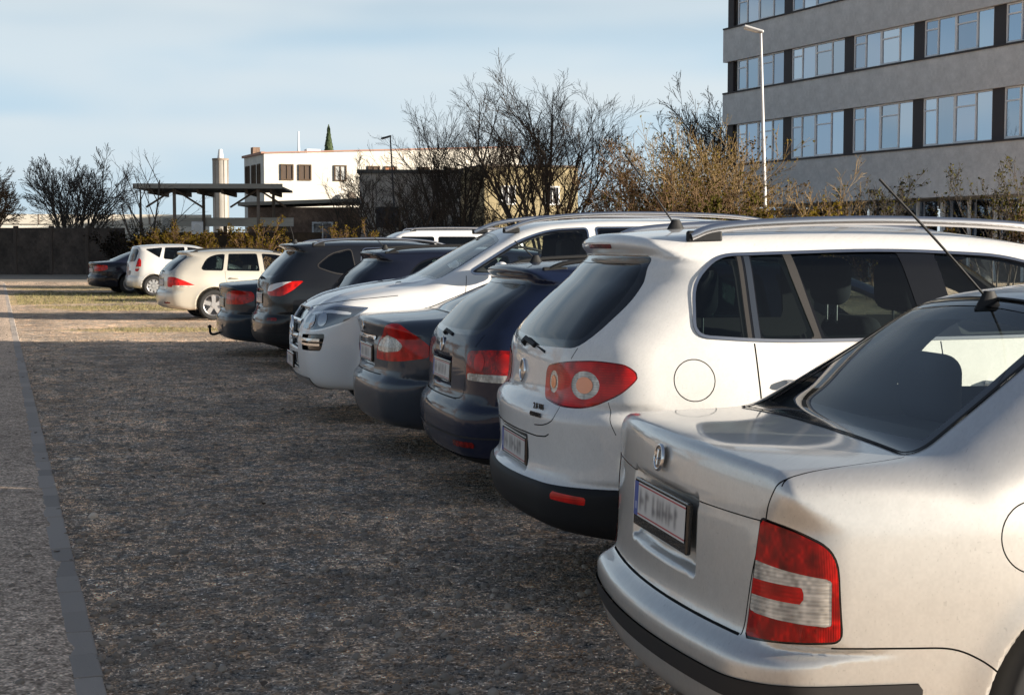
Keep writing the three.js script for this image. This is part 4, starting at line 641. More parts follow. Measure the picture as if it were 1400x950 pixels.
    c.gap((x, y, z) => [x + sg * z, y], spline2([[0.84, 1.135], [0.80, 1.09]], false), 0.005, false, (x, y, z) => Math.max(x - 0.6, 0.1 - sg * z)); c.gap((x, y, z) => [x + sg * z, y], spline2([[0.74, 0.884], [0.735, 0.86], [0.70, 0.825], [0.60, 0.80], [0.48, 0.79]], false), 0.005, false, (x, y, z) => Math.max(x - 0.6, 0.1 - sg * z));
    c.gap((x, y, z) => [x + sg * z, y], spline2([[1.10, 0.92], [1.12, 0.86], [1.16, 0.79]], false), 0.004, false, (x, y, z) => Math.max(x - 0.7, 0.1 - sg * z));
  }
  c.gap(mapRear, [[-0.42, 0.742], [0, 0.745], [0.42, 0.742], [0.52, 0.75], [0.56, 0.765]], 0.006, false, (x) => x - 0.4);
  doors(c, [[[1.76, 1.16], [1.77, 0.6], [1.78, 0.38]], [[2.9, 1.16], [2.96, 0.9], [2.96, 0.4]]], [[1.15, 1.0], [2.05, 0.98]], 0.905, PAINT.white);
  c.gap(mapSide, circle(0.648, 1.012, 0.086), 0.0045, true, onRight);
  // black lower bumper and sills
  c.take('lower_bumper', (x, y, z) => Math.max(y - (0.556 - 0.04 * sstep(0.4, 0.9, x)), x - 1.6), M.plastic, 0.004);
  c.take('sill_cladding', (x, y) => Math.max(y - 0.40, x - 4.0), M.plastic, 0.003);
  plate(c, 0.072, 0.652, 0.0, -0.02, 12, 0.13, 0.0);
  badge(c, 0.108, 0.995, 0, 0.055, -0.08);
  lettering(c, '2.0 TDI', c.surfX(0.868, 0.37) - 0.004, 0.858, 0.37, 0.027, M.gloss); lettering(c, '4MOTION', c.surfX(0.838, 0.37) - 0.004, 0.828, 0.37, 0.02, M.gloss);
  wiper(c, 0.128, 1.128, -0.03, 0.34, 0.12, -0.7);
  antenna(c, 0.84, 1.64, 0.42, 0.66);
  rails(c, [[0.72, 1.605, 0.59], [0.84, 1.644, 0.59], [1.15, 1.668, 0.595], [1.6, 1.678, 0.595], [2.1, 1.665, 0.59], [2.4, 1.635, 0.575], [2.62, 1.56, 0.57]], M.satin, 0.022);
  const ws = roundPoly([[2.5, -0.6, 0.08], [2.45, 0, 0.4], [2.5, 0.6, 0.08], [3.15, 0.7, 0.1], [3.24, 0, 0.5], [3.15, -0.7, 0.1]]); c.window('windscreen', c.top(polySD(ws), 1.0), M.glass, { border: 0.03 });
  mirror(c, 2.82, 1.17, 0.9, PAINT.white);
  c.finish({ seats: [[0.98, 0.40, 0.62, 0.58, 0.6], [0.98, -0.40, 0.62, 0.58, 0.6], [1.95, 0.38, 0.60, 0.62], [1.95, -0.38, 0.60, 0.62]] });
}
// ---------------------------------------------------------------- compact estate, used for the navy and the champagne car
const estate = {
  L: 4.534, H: 1.52, belt: 1.0, wheels: [1.02, 3.60], arch: 0.375, tyre: 0.318, track: 0.75, kR: 0.24, kF: 0.3, floor: 0.22, sill: 0.22, rearEdge: [1.28, 1.40, 0.05],
  top: [[-0.1, 1.36], [0.2, 1.40], [0.4, 1.435], [0.7, 1.462], [1.2, 1.482], [1.8, 1.485], [2.3, 1.46], [2.6, 1.41], [2.8, 1.34], [3.42, 1.01], [3.55, 0.97], [4.1, 0.88], [4.4, 0.77], [4.5, 0.68]],
  rear: [[0.1, 0.17], [0.22, 0.1], [0.3, 0.04], [0.4, 0.008], [0.5, 0.0], [0.58, 0.012], [0.63, 0.05], [0.68, 0.066], [0.8, 0.07], [0.95, 0.085], [1.03, 0.12], [1.1, 0.18], [1.2, 0.27], [1.3, 0.40], [1.365, 0.49], [1.385, 0.47], [1.41, 0.44], [1.5, 0.44]],
  bow: [[0, 0.14], [0.6, 0.13], [0.9, 0.11], [1.2, 0.12], [1.5, 0.14]], front: [[0.1, 4.4], [0.3, 4.51], [0.5, 4.534], [0.68, 4.49], [0.85, 4.40], [1, 4.3]],
  sec: [[0.15, 0.83], [0.3, 0.868], [0.5, 0.886], [0.7, 0.89], [0.85, 0.882], [0.95, 0.862], [1.02, 0.835], [1.15, 0.775], [1.3, 0.70], [1.42, 0.63], [1.5, 0.57]],
  taper: [[-0.1, 0.15], [0, 0.12], [0.2, 0.07], [0.5, 0.03], [0.9, 0], [3.5, 0], [4, 0.03], [4.5, 0.13]], house: [[0, 0.03], [0.5, 0.015], [1, 0], [2.6, 0], [3.3, 0.06]],
  crown: [[0, 0.08], [0.5, 0.1], [1, 0.12], [2.4, 0.12], [3.3, 0.09], [4.5, 0.1]], edge: [[0, 0.08], [0.6, 0.1], [1, 0.11], [2.6, 0.12], [3.4, 0.1], [4.5, 0.15]],
  extra: (x, y, z, az) => { if (x > 0.4) return null; const b = Math.max(az - 0.28, y - 0.87, 0.70 - y); return b > 0.05 ? null : [0.03 * sstep(0.015, -0.015, b), 0, 0, 0]; },
};
function buildEstate(label, paint, pos, turn, h, o) {
  const c = new Car(estate, 'parked_estate', label, paint, pos, turn, h); c.rims = o.rims ?? {};
  const rw = roundPoly([[-0.64, 1.03, 0.1], [0, 1.015, 0.5], [0.64, 1.03, 0.1], [0.60, 1.2, 0.2], [0.52, 1.36, 0.05], [-0.52, 1.36, 0.05], [-0.60, 1.2, 0.2]]);
  c.window('rear_window', c.rear(polySD(rw), 0.72), o.rearGlass ?? M.dark, { border: 0.03 });
  for (const sg of [1, -1]) {
    c.window('side_window', c.side(polySD(roundPoly([[0.74, 1.045, 0.1], [0.90, 1.30, 0.14], [1.10, 1.375, 0.1], [1.30, 1.385, 0.02], [1.22, 1.035, 0.02]])), sg), M.tint, { border: 0.015, chrome: o.chrome ?? 0 });
    c.window('side_window', c.side(polySD(roundPoly([[1.30, 1.035, 0.02], [1.375, 1.388, 0.02], [1.98, 1.392, 0.03], [2.0, 1.02, 0.03]])), sg), M.tint, { border: 0.012, chrome: o.chrome ?? 0 });
    c.window('side_window', c.side(polySD(roundPoly([[2.1, 1.02, 0.03], [2.08, 1.39, 0.03], [2.42, 1.37, 0.2], [2.7, 1.28, 0.15], [3.12, 1.04, 0.06]])), sg), M.glass, { border: 0.012, chrome: o.chrome ?? 0 });
    const g = c.group('tail_light'); let t, r;
    if (o.lamp === 'tall') {
      const f = c.corner(polySD(roundPoly([[0.70, 0.765, 0.03], [0.71, 0.935, 0.04], [1.0, 0.95, 0.1], [1.30, 0.94, 0.06], [1.31, 0.78, 0.05], [1.2, 0.752, 0.1]])), sg); t = c.soup(f);
      [r, t] = cut(t, c.corner(polySD(roundPoly([[0.72, 0.75], [1.3, 0.75], [1.3, 0.80], [0.72, 0.806]], 0.008)), sg)); c.put('clear_lens', r, LENS.clear, 0.002, g);
      for (const cx of [0.87, 1.10]) { let q; [q, t] = cut(t, c.corner((u, v) => Math.hypot(u - cx, v - 0.872) - 0.058, sg)); c.put('lamp_ring', q, LENS.bright, 0.005, g); }
      c.put('red_lens', t, LENS.red, 0.003, g);
    } else {
      const f = c.corner(polySD(roundPoly([[0.68, 0.70, 0.02], [0.67, 0.905, 0.04], [0.95, 0.915, 0.1], [1.18, 0.86, 0.12], [1.56, 0.712, 0.02], [1.2, 0.70, 0.1]])), sg); t = c.soup(f);
      [r, t] = cut(t, c.corner(polySD(rect(0.9, 0.69, 1.6, 0.738)), sg)); c.put('clear_lens', r, LENS.clear, 0.002, g); c.put('red_lens', t, LENS.bright, 0.003, g);
    }
    c.take('rear_reflector', c.corner(polySD(roundPoly(rect(0.55, 0.36, 0.85, 0.395), 0.01)), sg), LENS.deep, 0.003);
    c.gap((x, y, z) => [x + sg * z, y], spline2([[0.86, 1.03], [0.80, 0.96]], false), 0.005, false, (x, y, z) => Math.max(x - 0.6, 0.1 - sg * z));
    c.gap((x, y, z) => [x + sg * z, y], spline2([[0.67, 0.76], [0.655, 0.69], [0.60, 0.648], [0.45, 0.635]], false), 0.006, false, (x, y, z) => Math.max(x - 0.6, 0.1 - sg * z));
  }
  c.gap(mapRear, [[-0.45, 0.635], [0, 0.635], [0.45, 0.635]], 0.007, false, (x) => x - 0.4);
  doors(c, [[[1.26, 1.02], [1.27, 0.85], [1.34, 0.7], [1.40, 0.55]], [[2.04, 1.02], [2.05, 0.6], [2.05, 0.34]], [[3.08, 1.0], [3.1, 0.6], [3.1, 0.34]]], [[1.45, 0.88], [2.3, 0.87]], 0.89, paint);
  c.take('lower_bumper', (x, y) => Math.max(y - 0.30, x - 0.8), o.lower ?? M.plastic, 0.003);
  if (o.strip) c.take('bumper_line', (x, y) => Math.max(Math.abs(y - 0.425) - 0.008, x - 0.6), o.strip, 0.002);
  plate(c, 0.085, 0.785, 0, -0.06, o.seed, 0.13, 0); badge(c, 0.083, 0.945, 0, 0.048, -0.12); wiper(c, 0.115, 1.018, -0.02, 0.34, 0.1, -0.75);
  if (o.lamp === 'tall') antenna(c, 0.7, 1.455, 0.18, 0.9);
  rails(c, [[0.62, 1.41, 0.53], [0.76, 1.462, 0.54], [1.1, 1.488, 0.55], [1.7, 1.50, 0.555], [2.2, 1.475, 0.545], [2.5, 1.41, 0.53]], o.rail ?? M.plastic, 0.015);
  const ws = roundPoly([[2.74, -0.55, 0.08], [2.7, 0, 0.4], [2.74, 0.55, 0.08], [3.36, 0.68, 0.1], [3.43, 0, 0.5], [3.36, -0.68, 0.1]]); c.window('windscreen', c.top(polySD(ws), 0.9), M.glass, { border: 0.03 });
  mirror(c, 2.95, 1.04, 0.88, paint);
  c.finish({ seats: [[1.25, 0.4, 0.5, 0.52, 0.6], [1.25, -0.4, 0.5, 0.52, 0.6], [2.2, 0.37, 0.46, 0.62], [2.2, -0.37, 0.46, 0.62]] });
  return c;
}
buildEstate('dark navy blue estate car with black roof rails beside the white SUV', PAINT.navy, [-0.525, 0, -9.746], YAW, 0.022, { lamp: 'tall', seed: 23, lower: M.plastic, strip: M.strip });
buildEstate('champagne silver estate car with five-spoke wheels and red wedge tail lights', PAINT.champagne, [-7.50, 0, -32.5], 22 * Math.PI / 180, 0.034, { lamp: 'wedge', seed: 29, rearGlass: M.tint, rims: { spokes: 5, wide: 0.07, rr: 0.7 }, lower: PAINT.champagne });

{ const c = buildEstate('dark blue car with a roof spoiler, mostly hidden behind the large white SUV', PAINT.midnight, [-2.12, 0, -17.3], 15 * Math.PI / 180, 0.03, { lamp: 'tall', seed: 59 }); c.g.scale.y = 1.045; }
// ---------------------------------------------------------------- larger sedan, used for three dark cars
const saloon = {
  L: 4.82, H: 1.47, belt: 1.0, wheels: [1.12, 3.97], arch: 0.385, tyre: 0.325, track: 0.775, kR: 0.24, kF: 0.3, floor: 0.2, sill: 0.2, rearEdge: [0.88, 0.98, 0.045],
  top: [[-0.1, 1.0], [0.03, 1.018], [0.25, 1.045], [0.5, 1.062], [0.66, 1.08], [0.85, 1.155], [1.2, 1.305], [1.5, 1.395], [1.75, 1.435], [2.1, 1.45], [2.5, 1.435], [2.8, 1.38], [3.0, 1.31], [3.55, 1.01], [3.7, 0.98], [4.3, 0.88], [4.65, 0.77], [4.8, 0.66]],
  rear: [[0.1, 0.15], [0.2, 0.09], [0.28, 0.035], [0.38, 0.008], [0.5, 0.0], [0.57, 0.01], [0.61, 0.05], [0.66, 0.06], [0.8, 0.055], [0.93, 0.05], [1.0, 0.04], [1.1, 0.04]],
  bow: [[0, 0.17], [0.6, 0.17], [1.1, 0.16]], front: [[0.1, 4.7], [0.3, 4.8], [0.5, 4.82], [0.65, 4.79], [0.8, 4.72], [1, 4.6]],
  sec: [[0.15, 0.84], [0.3, 0.885], [0.5, 0.906], [0.7, 0.911], [0.85, 0.902], [0.95, 0.878], [1.02, 0.845], [1.1, 0.805], [1.25, 0.725], [1.38, 0.645], [1.5, 0.57]],
  taper: [[-0.1, 0.16], [0, 0.13], [0.2, 0.075], [0.5, 0.035], [1, 0], [3.7, 0], [4.3, 0.03], [4.8, 0.14]], house: [[0.3, 0.05], [0.9, 0.03], [1.5, 0], [2.8, 0], [3.5, 0.07]],
  crown: [[0, 0.06], [0.6, 0.06], [1.1, 0.11], [1.6, 0.13], [2.6, 0.13], [3.5, 0.09], [4.8, 0.1]], edge: [[0, 0.09], [0.5, 0.1], [0.9, 0.14], [1.4, 0.15], [2.9, 0.14], [3.5, 0.1], [4.8, 0.15]],
  extra: (x, y, z, az) => { if (x > 0.4) return null; const b = Math.max(az - 0.29, y - 0.85, 0.66 - y); return b > 0.05 ? null : [0.025 * sstep(0.015, -0.015, b), 0, 0, 0]; },
};
function buildSaloon(label, paint, pos, turn, h, o) {
  const c = new Car(saloon, 'parked_saloon', label, paint, pos, turn, h); c.rims = o.rims ?? {};
  const rw = roundPoly([[0.64, -0.62, 0.12], [1.42, -0.50, 0.09], [1.45, 0, 0.4], [1.42, 0.50, 0.09], [0.64, 0.62, 0.12], [0.61, 0, 0.5]]);
  c.window('rear_window', c.top(polySD(rw), 1.0), M.tint, { border: 0.03, seal: 0.01 });
  const ws = roundPoly([[2.96, -0.56, 0.08], [2.92, 0, 0.4], [2.96, 0.56, 0.08], [3.5, 0.68, 0.1], [3.57, 0, 0.5], [3.5, -0.68, 0.1]]); c.window('windscreen', c.top(polySD(ws), 0.95), M.glass, { border: 0.03 });
  for (const sg of [1, -1]) {
    c.window('side_window', c.side(polySD(roundPoly([[1.22, 1.05, 0.06], [1.45, 1.28, 0.12], [1.70, 1.375, 0.1], [2.08, 1.385, 0.02], [2.08, 1.03, 0.02]])), sg), M.tint, { border: 0.012, chrome: 0.012 });
    c.window('side_window', c.side(polySD(roundPoly([[2.17, 1.03, 0.02], [2.17, 1.385, 0.02], [2.55, 1.37, 0.2], [2.85, 1.28, 0.15], [3.25, 1.05, 0.06]])), sg), M.glass, { border: 0.012, chrome: 0.012 });
    const g = c.group('tail_light'); let t, r;
    if (o.lamp === 'wedge') {
      const f = c.corner(polySD(roundPoly([[0.47, 0.725, 0.02], [0.52, 0.86, 0.05], [0.74, 0.985, 0.05], [0.90, 1.005, 0.06], [1.08, 0.94, 0.15], [1.26, 0.83, 0.1], [1.24, 0.755, 0.05], [0.9, 0.722, 0.2]])), sg); t = c.soup(f);
      [r, t] = cut(t, c.corner(polySD(roundPoly([[0.49, 0.79], [0.55, 0.865], [0.72, 0.915], [0.86, 0.895], [0.98, 0.845], [0.93, 0.80], [0.7, 0.785]], 0.03)), sg)); c.put('clear_lens', r, LENS.clear, 0.002, g); c.put('red_lens', t, LENS.bright, 0.004, g);
    } else {
      const f = c.corner(polySD(roundPoly([[0.50, 0.74, 0.03], [0.52, 0.90, 0.04], [0.85, 0.945, 0.1], [1.26, 0.92, 0.06], [1.30, 0.80, 0.06], [1.1, 0.745, 0.1]])), sg); t = c.soup(f);
      [r, t] = cut(t, c.corner(polySD(rect(0.5, 0.815, 1.4, 0.832)), sg)); c.put('lamp_bar', r, LENS.deep, 0.002, g); c.put('red_lens', t, LENS.bright, 0.004, g);
    }
    c.gap((x, y, z) => [x + sg * z, y], spline2([[0.86, 1.02], [0.75, 0.99]], false), 0.005, false, (x, y, z) => Math.max(x - 0.6, 0.1 - sg * z));
    c.gap(mapSide, [[0.45, 0.60], [0.7, 0.59], [0.76, 0.52]], 0.005, false, sg > 0 ? onRight : onLeft);
  }
  c.gap(mapRear, [[-0.5, 0.615], [0, 0.618], [0.5, 0.615]], 0.007, false, (x) => x - 0.4);
  doors(c, [[[1.34, 0.72], [1.26, 0.85], [1.22, 1.02]], [[2.12, 1.02], [2.13, 0.6], [2.13, 0.3]], [[3.3, 1.0], [3.32, 0.6], [3.32, 0.3]]], [[1.55, 0.9], [2.5, 0.88]], 0.91, paint);
  c.take('trim_strip', (x, y, z) => Math.max(Math.abs(y - 0.335) - 0.012, x - 0.9, 0), o.strip ?? M.strip, 0.004);
  if (o.bootTrim) c.take('boot_trim', c.rear(polySD(roundPoly(rect(-0.36, 0.862, 0.36, 0.895), 0.012)), 0.3), M.chrome, 0.008);
  plate(c, 0.072, 0.755, 0, -0.02, o.seed, 0.13, 0); badge(c, 0.044, 0.955, 0, 0.034, -0.05);
  if (o.hook) { const q = c.group('tow_hook'); mesh('hook_arm', tube([[0.1, 0.33, 0], [-0.05, 0.29, 0], [-0.1, 0.31, 0], [-0.11, 0.38, 0]], 0.017, 8, 20), M.plastic, q); mesh('tow_ball', new THREE.SphereGeometry(0.027, 14, 10).translate(-0.11, 0.4, 0), M.plastic, q); }
  mirror(c, 3.1, 1.05, 0.9, paint);
  mesh('parcel_shelf', rbox(0.5, 0.03, 1.2, 0.01, 1.0, 0.98, 0), M.liner, c.g);
  c.finish({ seats: [[1.72, 0.4, 0.46, 0.55, 0.6], [1.72, -0.4, 0.46, 0.55, 0.6], [2.65, 0.38, 0.44, 0.62], [2.65, -0.38, 0.44, 0.62]] });
  return c;
}
buildSaloon('slate grey saloon with triangular red and clear tail lights', PAINT.slate, [-1.19, 0, -11.79], 15 * Math.PI / 180, 0.024, { lamp: 'wedge', seed: 31, bootTrim: true, strip: M.satin });
buildSaloon('dark teal saloon with a tow hook, tucked behind the black crossover', PAINT.darkteal, [-4.25, 0, -22.1], 17 * Math.PI / 180, 0.032, { lamp: 'wide', seed: 37, hook: true });
buildSaloon('midnight blue saloon at the end of the row, before the dark wall', PAINT.midnight, [-13.75, 0, -49.9], 27 * Math.PI / 180, 0.036, { lamp: 'wide', seed: 41 });
// ---------------------------------------------------------------- big white SUV, nose to the lane
{
  const s = {
    L: 5.12, H: 1.86, belt: 1.25, wheels: [1.10, 4.18], arch: 0.435, tyre: 0.385, track: 0.80, kR: 0.25, kF: 0.24, floor: 0.3, sill: 0.3, flare: 0.02, fbow: 0.15,
    top: [[-0.1, 1.6], [0.3, 1.74], [0.7, 1.80], [1.4, 1.828], [2.2, 1.825], [2.8, 1.79], [3.1, 1.735], [3.35, 1.62], [3.95, 1.295], [4.05, 1.262], [4.3, 1.225], [4.6, 1.17], [4.85, 1.105], [5.0, 1.055], [5.1, 1.0]], topS: 0.028,
    rear: [[0.2, 0.15], [0.4, 0.02], [0.6, 0], [0.75, 0.05], [1.1, 0.08], [1.3, 0.17], [1.7, 0.38], [1.8, 0.42]], bow: [[0, 0.12], [1.8, 0.12]],
    front: [[0.2, 4.93], [0.3, 5.02], [0.42, 5.09], [0.55, 5.115], [0.7, 5.12], [0.85, 5.11], [0.98, 5.08], [1.05, 5.05], [1.15, 5.0]],
    sec: [[0.25, 0.91], [0.45, 0.95], [0.7, 0.966], [0.95, 0.966], [1.08, 0.955], [1.18, 0.935], [1.28, 0.90], [1.45, 0.83], [1.65, 0.745], [1.75, 0.69], [1.85, 0.62]],
    taper: [[0, 0.1], [0.3, 0.04], [0.8, 0], [4.1, 0], [4.5, 0.025], [4.8, 0.06], [5.1, 0.12]], house: [[0, 0.03], [0.6, 0.01], [1, 0], [3.1, 0], [3.9, 0.08]],
    crown: [[0, 0.08], [1, 0.1], [3, 0.1], [3.8, 0.08], [5.1, 0.07]], edge: [[0, 0.1], [1, 0.11], [3.2, 0.11], [3.9, 0.12], [4.6, 0.14], [5.1, 0.12]],
    extra: (x, y, z, az) => {
      if (x < 3.9) return null; let f = 0, t = 0;
      if (x > 4.7) { const b = Math.max(az - 0.40 + (1.0 - y) * 0.12, y - 1.0, 0.655 - y); if (b < 0.05) f = 0.06 * sstep(0.012, -0.012, b); const c2 = Math.max(az - 0.34, y - 0.60, 0.47 - y); if (c2 < 0.05) f = 0.05 * sstep(0.012, -0.012, c2); }
      const rd = Math.abs(az - 0.50 - (4.9 - x) * 0.06); t = -0.014 * Math.exp(-((rd / 0.06) ** 2)) * sstep(3.9, 4.2, x);
      return [0, 0, t, f];
    },
  };
  const c = new Car(s, 'parked_suv', 'large white SUV parked nose out with twin chrome grille bars', PAINT.white2, [2.934, 0, -15.334], 194 * Math.PI / 180, 0.022); c.rims = { spokes: 5, wide: 0.08 };
  const ws = roundPoly([[3.30, -0.66, 0.08], [3.22, 0, 0.4], [3.30, 0.66, 0.08], [3.92, 0.80, 0.08], [4.0, 0, 0.5], [3.92, -0.80, 0.08]]); c.window('windscreen', c.top(polySD(ws), 1.2), M.glass, { border: 0.035 });
  for (const sg of [1, -1]) {
    c.window('side_window', c.side(polySD(roundPoly([[2.50, 1.30, 0.02], [2.50, 1.715, 0.02], [2.85, 1.70, 0.2], [3.15, 1.60, 0.12], [3.62, 1.325, 0.05]])), sg), M.glass, { border: 0.012, chrome: 0.016 });
    c.window('side_window', c.side(polySD(roundPoly([[1.45, 1.30, 0.03], [1.42, 1.73, 0.03], [2.40, 1.72, 0.02], [2.40, 1.30, 0.02]])), sg), M.dark, { border: 0.012, chrome: 0.016 });
    c.window('side_window', c.side(polySD(roundPoly([[0.55, 1.33, 0.08], [0.66, 1.68, 0.08], [1.32, 1.73, 0.03], [1.34, 1.30, 0.03]])), sg), M.dark, { border: 0.012, chrome: 0.016 });
    // head light: clear cover with a dark housing and two projectors
    const g = c.group('headlight'), f = c.fcorner(polySD(roundPoly([[0.52, 0.825, 0.02], [0.57, 0.94, 0.06], [0.78, 1.02, 0.1], [1.15, 1.052, 0.05], [1.52, 1.03, 0.03], [1.32, 0.90, 0.1], [1.04, 0.832, 0.08], [0.8, 0.81, 0.1]])), sg); let t = c.soup(f), r;
    [t, r] = cut(t, (...p) => f(...p) + 0.014); c.put('chrome_trim', r, M.satin, 0.001, g);
    for (const [cx, cy, rr] of [[0.80, 0.905, 0.055], [1.0, 0.925, 0.06]]) { let q; [q, t] = cut(t, c.fcorner((u, v) => Math.hypot((u - cx) * 0.8, v - cy) - rr, sg)); c.put('projector', q, phys([0.5, 0.52, 0.55], 0.1, { metalness: 0.9 }), 0.006, g); }
    let led; [led, t] = cut(t, c.fcorner(polySD(roundPoly([[0.68, 0.975], [1.1, 1.005], [1.36, 0.99], [1.34, 0.965], [1.1, 0.98], [0.7, 0.955]], 0.01)), sg)); c.put('light_strip', led, phys([0.7, 0.72, 0.74], 0.2, { metalness: 0.5, clearcoat: 1 }), 0.003, g);
    c.put('lens', t, phys([0.13, 0.15, 0.18], 0.06, { metalness: 0.6, clearcoat: 1, clearcoatRoughness: 0.01 }), 0.001, g);
    // bumper intake with two bright bars
    const v = c.group('bumper_intake'), vf = c.fcorner(polySD(roundPoly([[0.57, 0.645, 0.02], [0.57, 0.785, 0.02], [1.06, 0.80, 0.03], [1.0, 0.65, 0.03]])), sg); let q = c.soup(vf), bar;
    for (const y0 of [0.70, 0.742]) { [bar, q] = cut(q, c.fcorner(polySD(roundPoly(rect(0.58, y0 - 0.013, 0.99, y0 + 0.012), 0.006)), sg)); c.put('bright_bar', bar, M.chrome, 0.008, v); }
    c.put('intake', q, M.gloss, -0.03, v);
    c.gap((x, y, z) => [s.L - x + sg * z, y], [[0.47, 1.02], [0.75, 1.045], [1.2, 1.085], [1.75, 1.13]], 0.006, false, (x, y, z) => Math.max(3.9 - x, 0.1 - sg * z));
    c.take('tail_light', c.corner(polySD(roundPoly([[0.72, 0.95], [0.74, 1.22], [1.1, 1.2], [1.2, 1.0]], 0.05)), sg), LENS.bright, 0.003);
  }
  c.window('rear_window', c.rear(polySD(roundPoly([[-0.64, 1.26], [0.64, 1.26], [0.56, 1.68], [-0.56, 1.68]], 0.08)), 0.8), M.dark, { border: 0.03 });
  // grille
  const gr = c.group('grille'); let gs = c.soup((x, y, z) => Math.max(Math.abs(z) - 0.40 + (1.0 - y) * 0.12, y - 1.0, 0.655 - y, 4.7 - x)); c.put('grille_mesh', gs, M.gloss, -0.004, gr);
  const gx = (y, z, o) => [c.surfX(y, z, true) + o, y, z];
  for (const y of [0.755, 0.885]) { const wd = 0.385 - (1.0 - y) * 0.12, pts = []; for (let k = -4; k <= 4; k++) pts.push(gx(y, wd * k / 4, 0.035)); mesh('grille_bar', tube(pts, 0.026, 10, 30), M.chrome, gr); }
  { const pts = [gx(0.665, -0.36, 0), gx(0.83, -0.385, 0.004), gx(0.985, -0.405, 0.004)]; for (let k = -3; k <= 3; k++) pts.push(gx(1.012, 0.12 * k, 0.004)); pts.push(gx(0.985, 0.405, 0.004), gx(0.83, 0.385, 0.004), gx(0.665, 0.36, 0)); mesh('grille_frame', tube(pts, 0.011, 8, 80, 0.3), M.satin, gr); }
  mesh('star_ring', new THREE.TorusGeometry(0.10, 0.011, 10, 40).rotateY(Math.PI / 2).translate(c.surfX(0.82, 0, true) + 0.06, 0.82, 0), M.chrome, gr);
  for (let k = 0; k < 3; k++) mesh('star_arm', new THREE.ConeGeometry(0.02, 0.1, 4).translate(0, 0.05, 0).rotateX(k * Math.PI * 2 / 3).translate(c.surfX(0.82, 0, true) + 0.063, 0.82, 0), M.chrome, gr);
  c.take('lower_grille', (x, y, z) => Math.max(Math.abs(z) - 0.34, y - 0.60, 0.47 - y, 4.8 - x), M.gloss, 0);
  c.take('skid_plate', (x, y, z) => Math.max(Math.abs(z) - 0.62, y - 0.40, 4.6 - x), M.satin, 0.006);
  plate(c, c.surfX(0.53, 0, true) + 0.06, 0.53, 0, 0, 47, 0.13, 0, Math.PI);
  for (const sg of [1, -1]) for (const l of [[[2.45, 1.28], [2.46, 0.8], [2.46, 0.45]], [[3.66, 1.3], [3.70, 0.9], [3.62, 0.5]]]) c.gap(mapSide, spline2(l, false), 0.006, false, sg > 0 ? onRight : onLeft);
  c.take('bonnet_vent', c.top(polySD(roundPoly([[4.14, 0.30], [4.2, 0.55], [4.24, 0.55], [4.19, 0.28]], 0.015)), 1.1), M.gloss, -0.004);
  c.take('bonnet_vent', c.top(polySD(roundPoly([[4.14, -0.30], [4.2, -0.55], [4.24, -0.55], [4.19, -0.28]], 0.015)), 1.1), M.gloss, -0.004);
  c.take('sill_cladding', (x, y) => Math.max(y - 0.42, x - 4.6), PAINT.white2, 0.001);
  rails(c, [[0.55, 1.72, 0.64], [0.75, 1.80, 0.645], [1.2, 1.845, 0.65], [2.0, 1.86, 0.65], [2.6, 1.84, 0.645], [3.0, 1.79, 0.64], [3.25, 1.70, 0.64]], M.satin, 0.021);
  mirror(c, 3.38, 1.33, 0.95, PAINT.white2);
  c.finish({ seats: [[1.6, 0.42, 0.72, 0.58, 0.6], [1.6, -0.42, 0.72, 0.58, 0.6], [2.55, 0.42, 0.70, 0.64], [2.55, -0.42, 0.70, 0.64]] });
}
// ---------------------------------------------------------------- crossover body, used for two dark cars
const crossover = {
  L: 4.54, H: 1.66, belt: 1.12, wheels: [0.95, 3.70], arch: 0.39, tyre: 0.34, track: 0.76, kR: 0.24, kF: 0.3, floor: 0.26, sill: 0.26, flare: 0.02, rearEdge: [1.42, 1.54, 0.05],
  top: [[-0.1, 1.53], [0.3, 1.575], [0.6, 1.605], [1.2, 1.632], [1.8, 1.63], [2.3, 1.59], [2.55, 1.53], [3.3, 1.13], [3.45, 1.08], [4.0, 1.0], [4.3, 0.9], [4.5, 0.78]],
  rear: [[0.1, 0.2], [0.25, 0.12], [0.34, 0.04], [0.45, 0.005], [0.58, 0], [0.66, 0.02], [0.71, 0.06], [0.78, 0.075], [0.95, 0.08], [1.1, 0.10], [1.16, 0.13], [1.3, 0.25], [1.45, 0.39], [1.515, 0.46], [1.54, 0.40], [1.57, 0.33], [1.66, 0.34]],
  bow: [[0, 0.14], [0.8, 0.12], [1.3, 0.13], [1.6, 0.16]], front: [[0.1, 4.4], [0.3, 4.51], [0.5, 4.54], [0.75, 4.50], [0.95, 4.4], [1.2, 4.3]],
  sec: [[0.2, 0.845], [0.4, 0.878], [0.65, 0.89], [0.85, 0.889], [1.0, 0.878], [1.08, 0.862], [1.16, 0.832], [1.3, 0.77], [1.46, 0.695], [1.56, 0.635], [1.65, 0.57]],
  taper: [[-0.1, 0.16], [0, 0.13], [0.2, 0.07], [0.5, 0.03], [0.9, 0], [3.6, 0], [4.1, 0.03], [4.5, 0.13]], house: [[0, 0.03], [0.5, 0.02], [1, 0], [2.5, 0], [3.2, 0.07]],
  crown: [[0, 0.09], [0.5, 0.1], [1, 0.12], [2.4, 0.12], [3.3, 0.09], [4.5, 0.1]], edge: [[0, 0.08], [0.6, 0.1], [1, 0.11], [2.6, 0.12], [3.4, 0.1], [4.5, 0.15]],
  extra: (x, y, z, az) => { if (x > 0.4) return null; const b = Math.max(az - 0.28, y - 0.98, 0.80 - y); return b > 0.05 ? null : [0.025 * sstep(0.015, -0.015, b), 0, 0, 0]; },
};
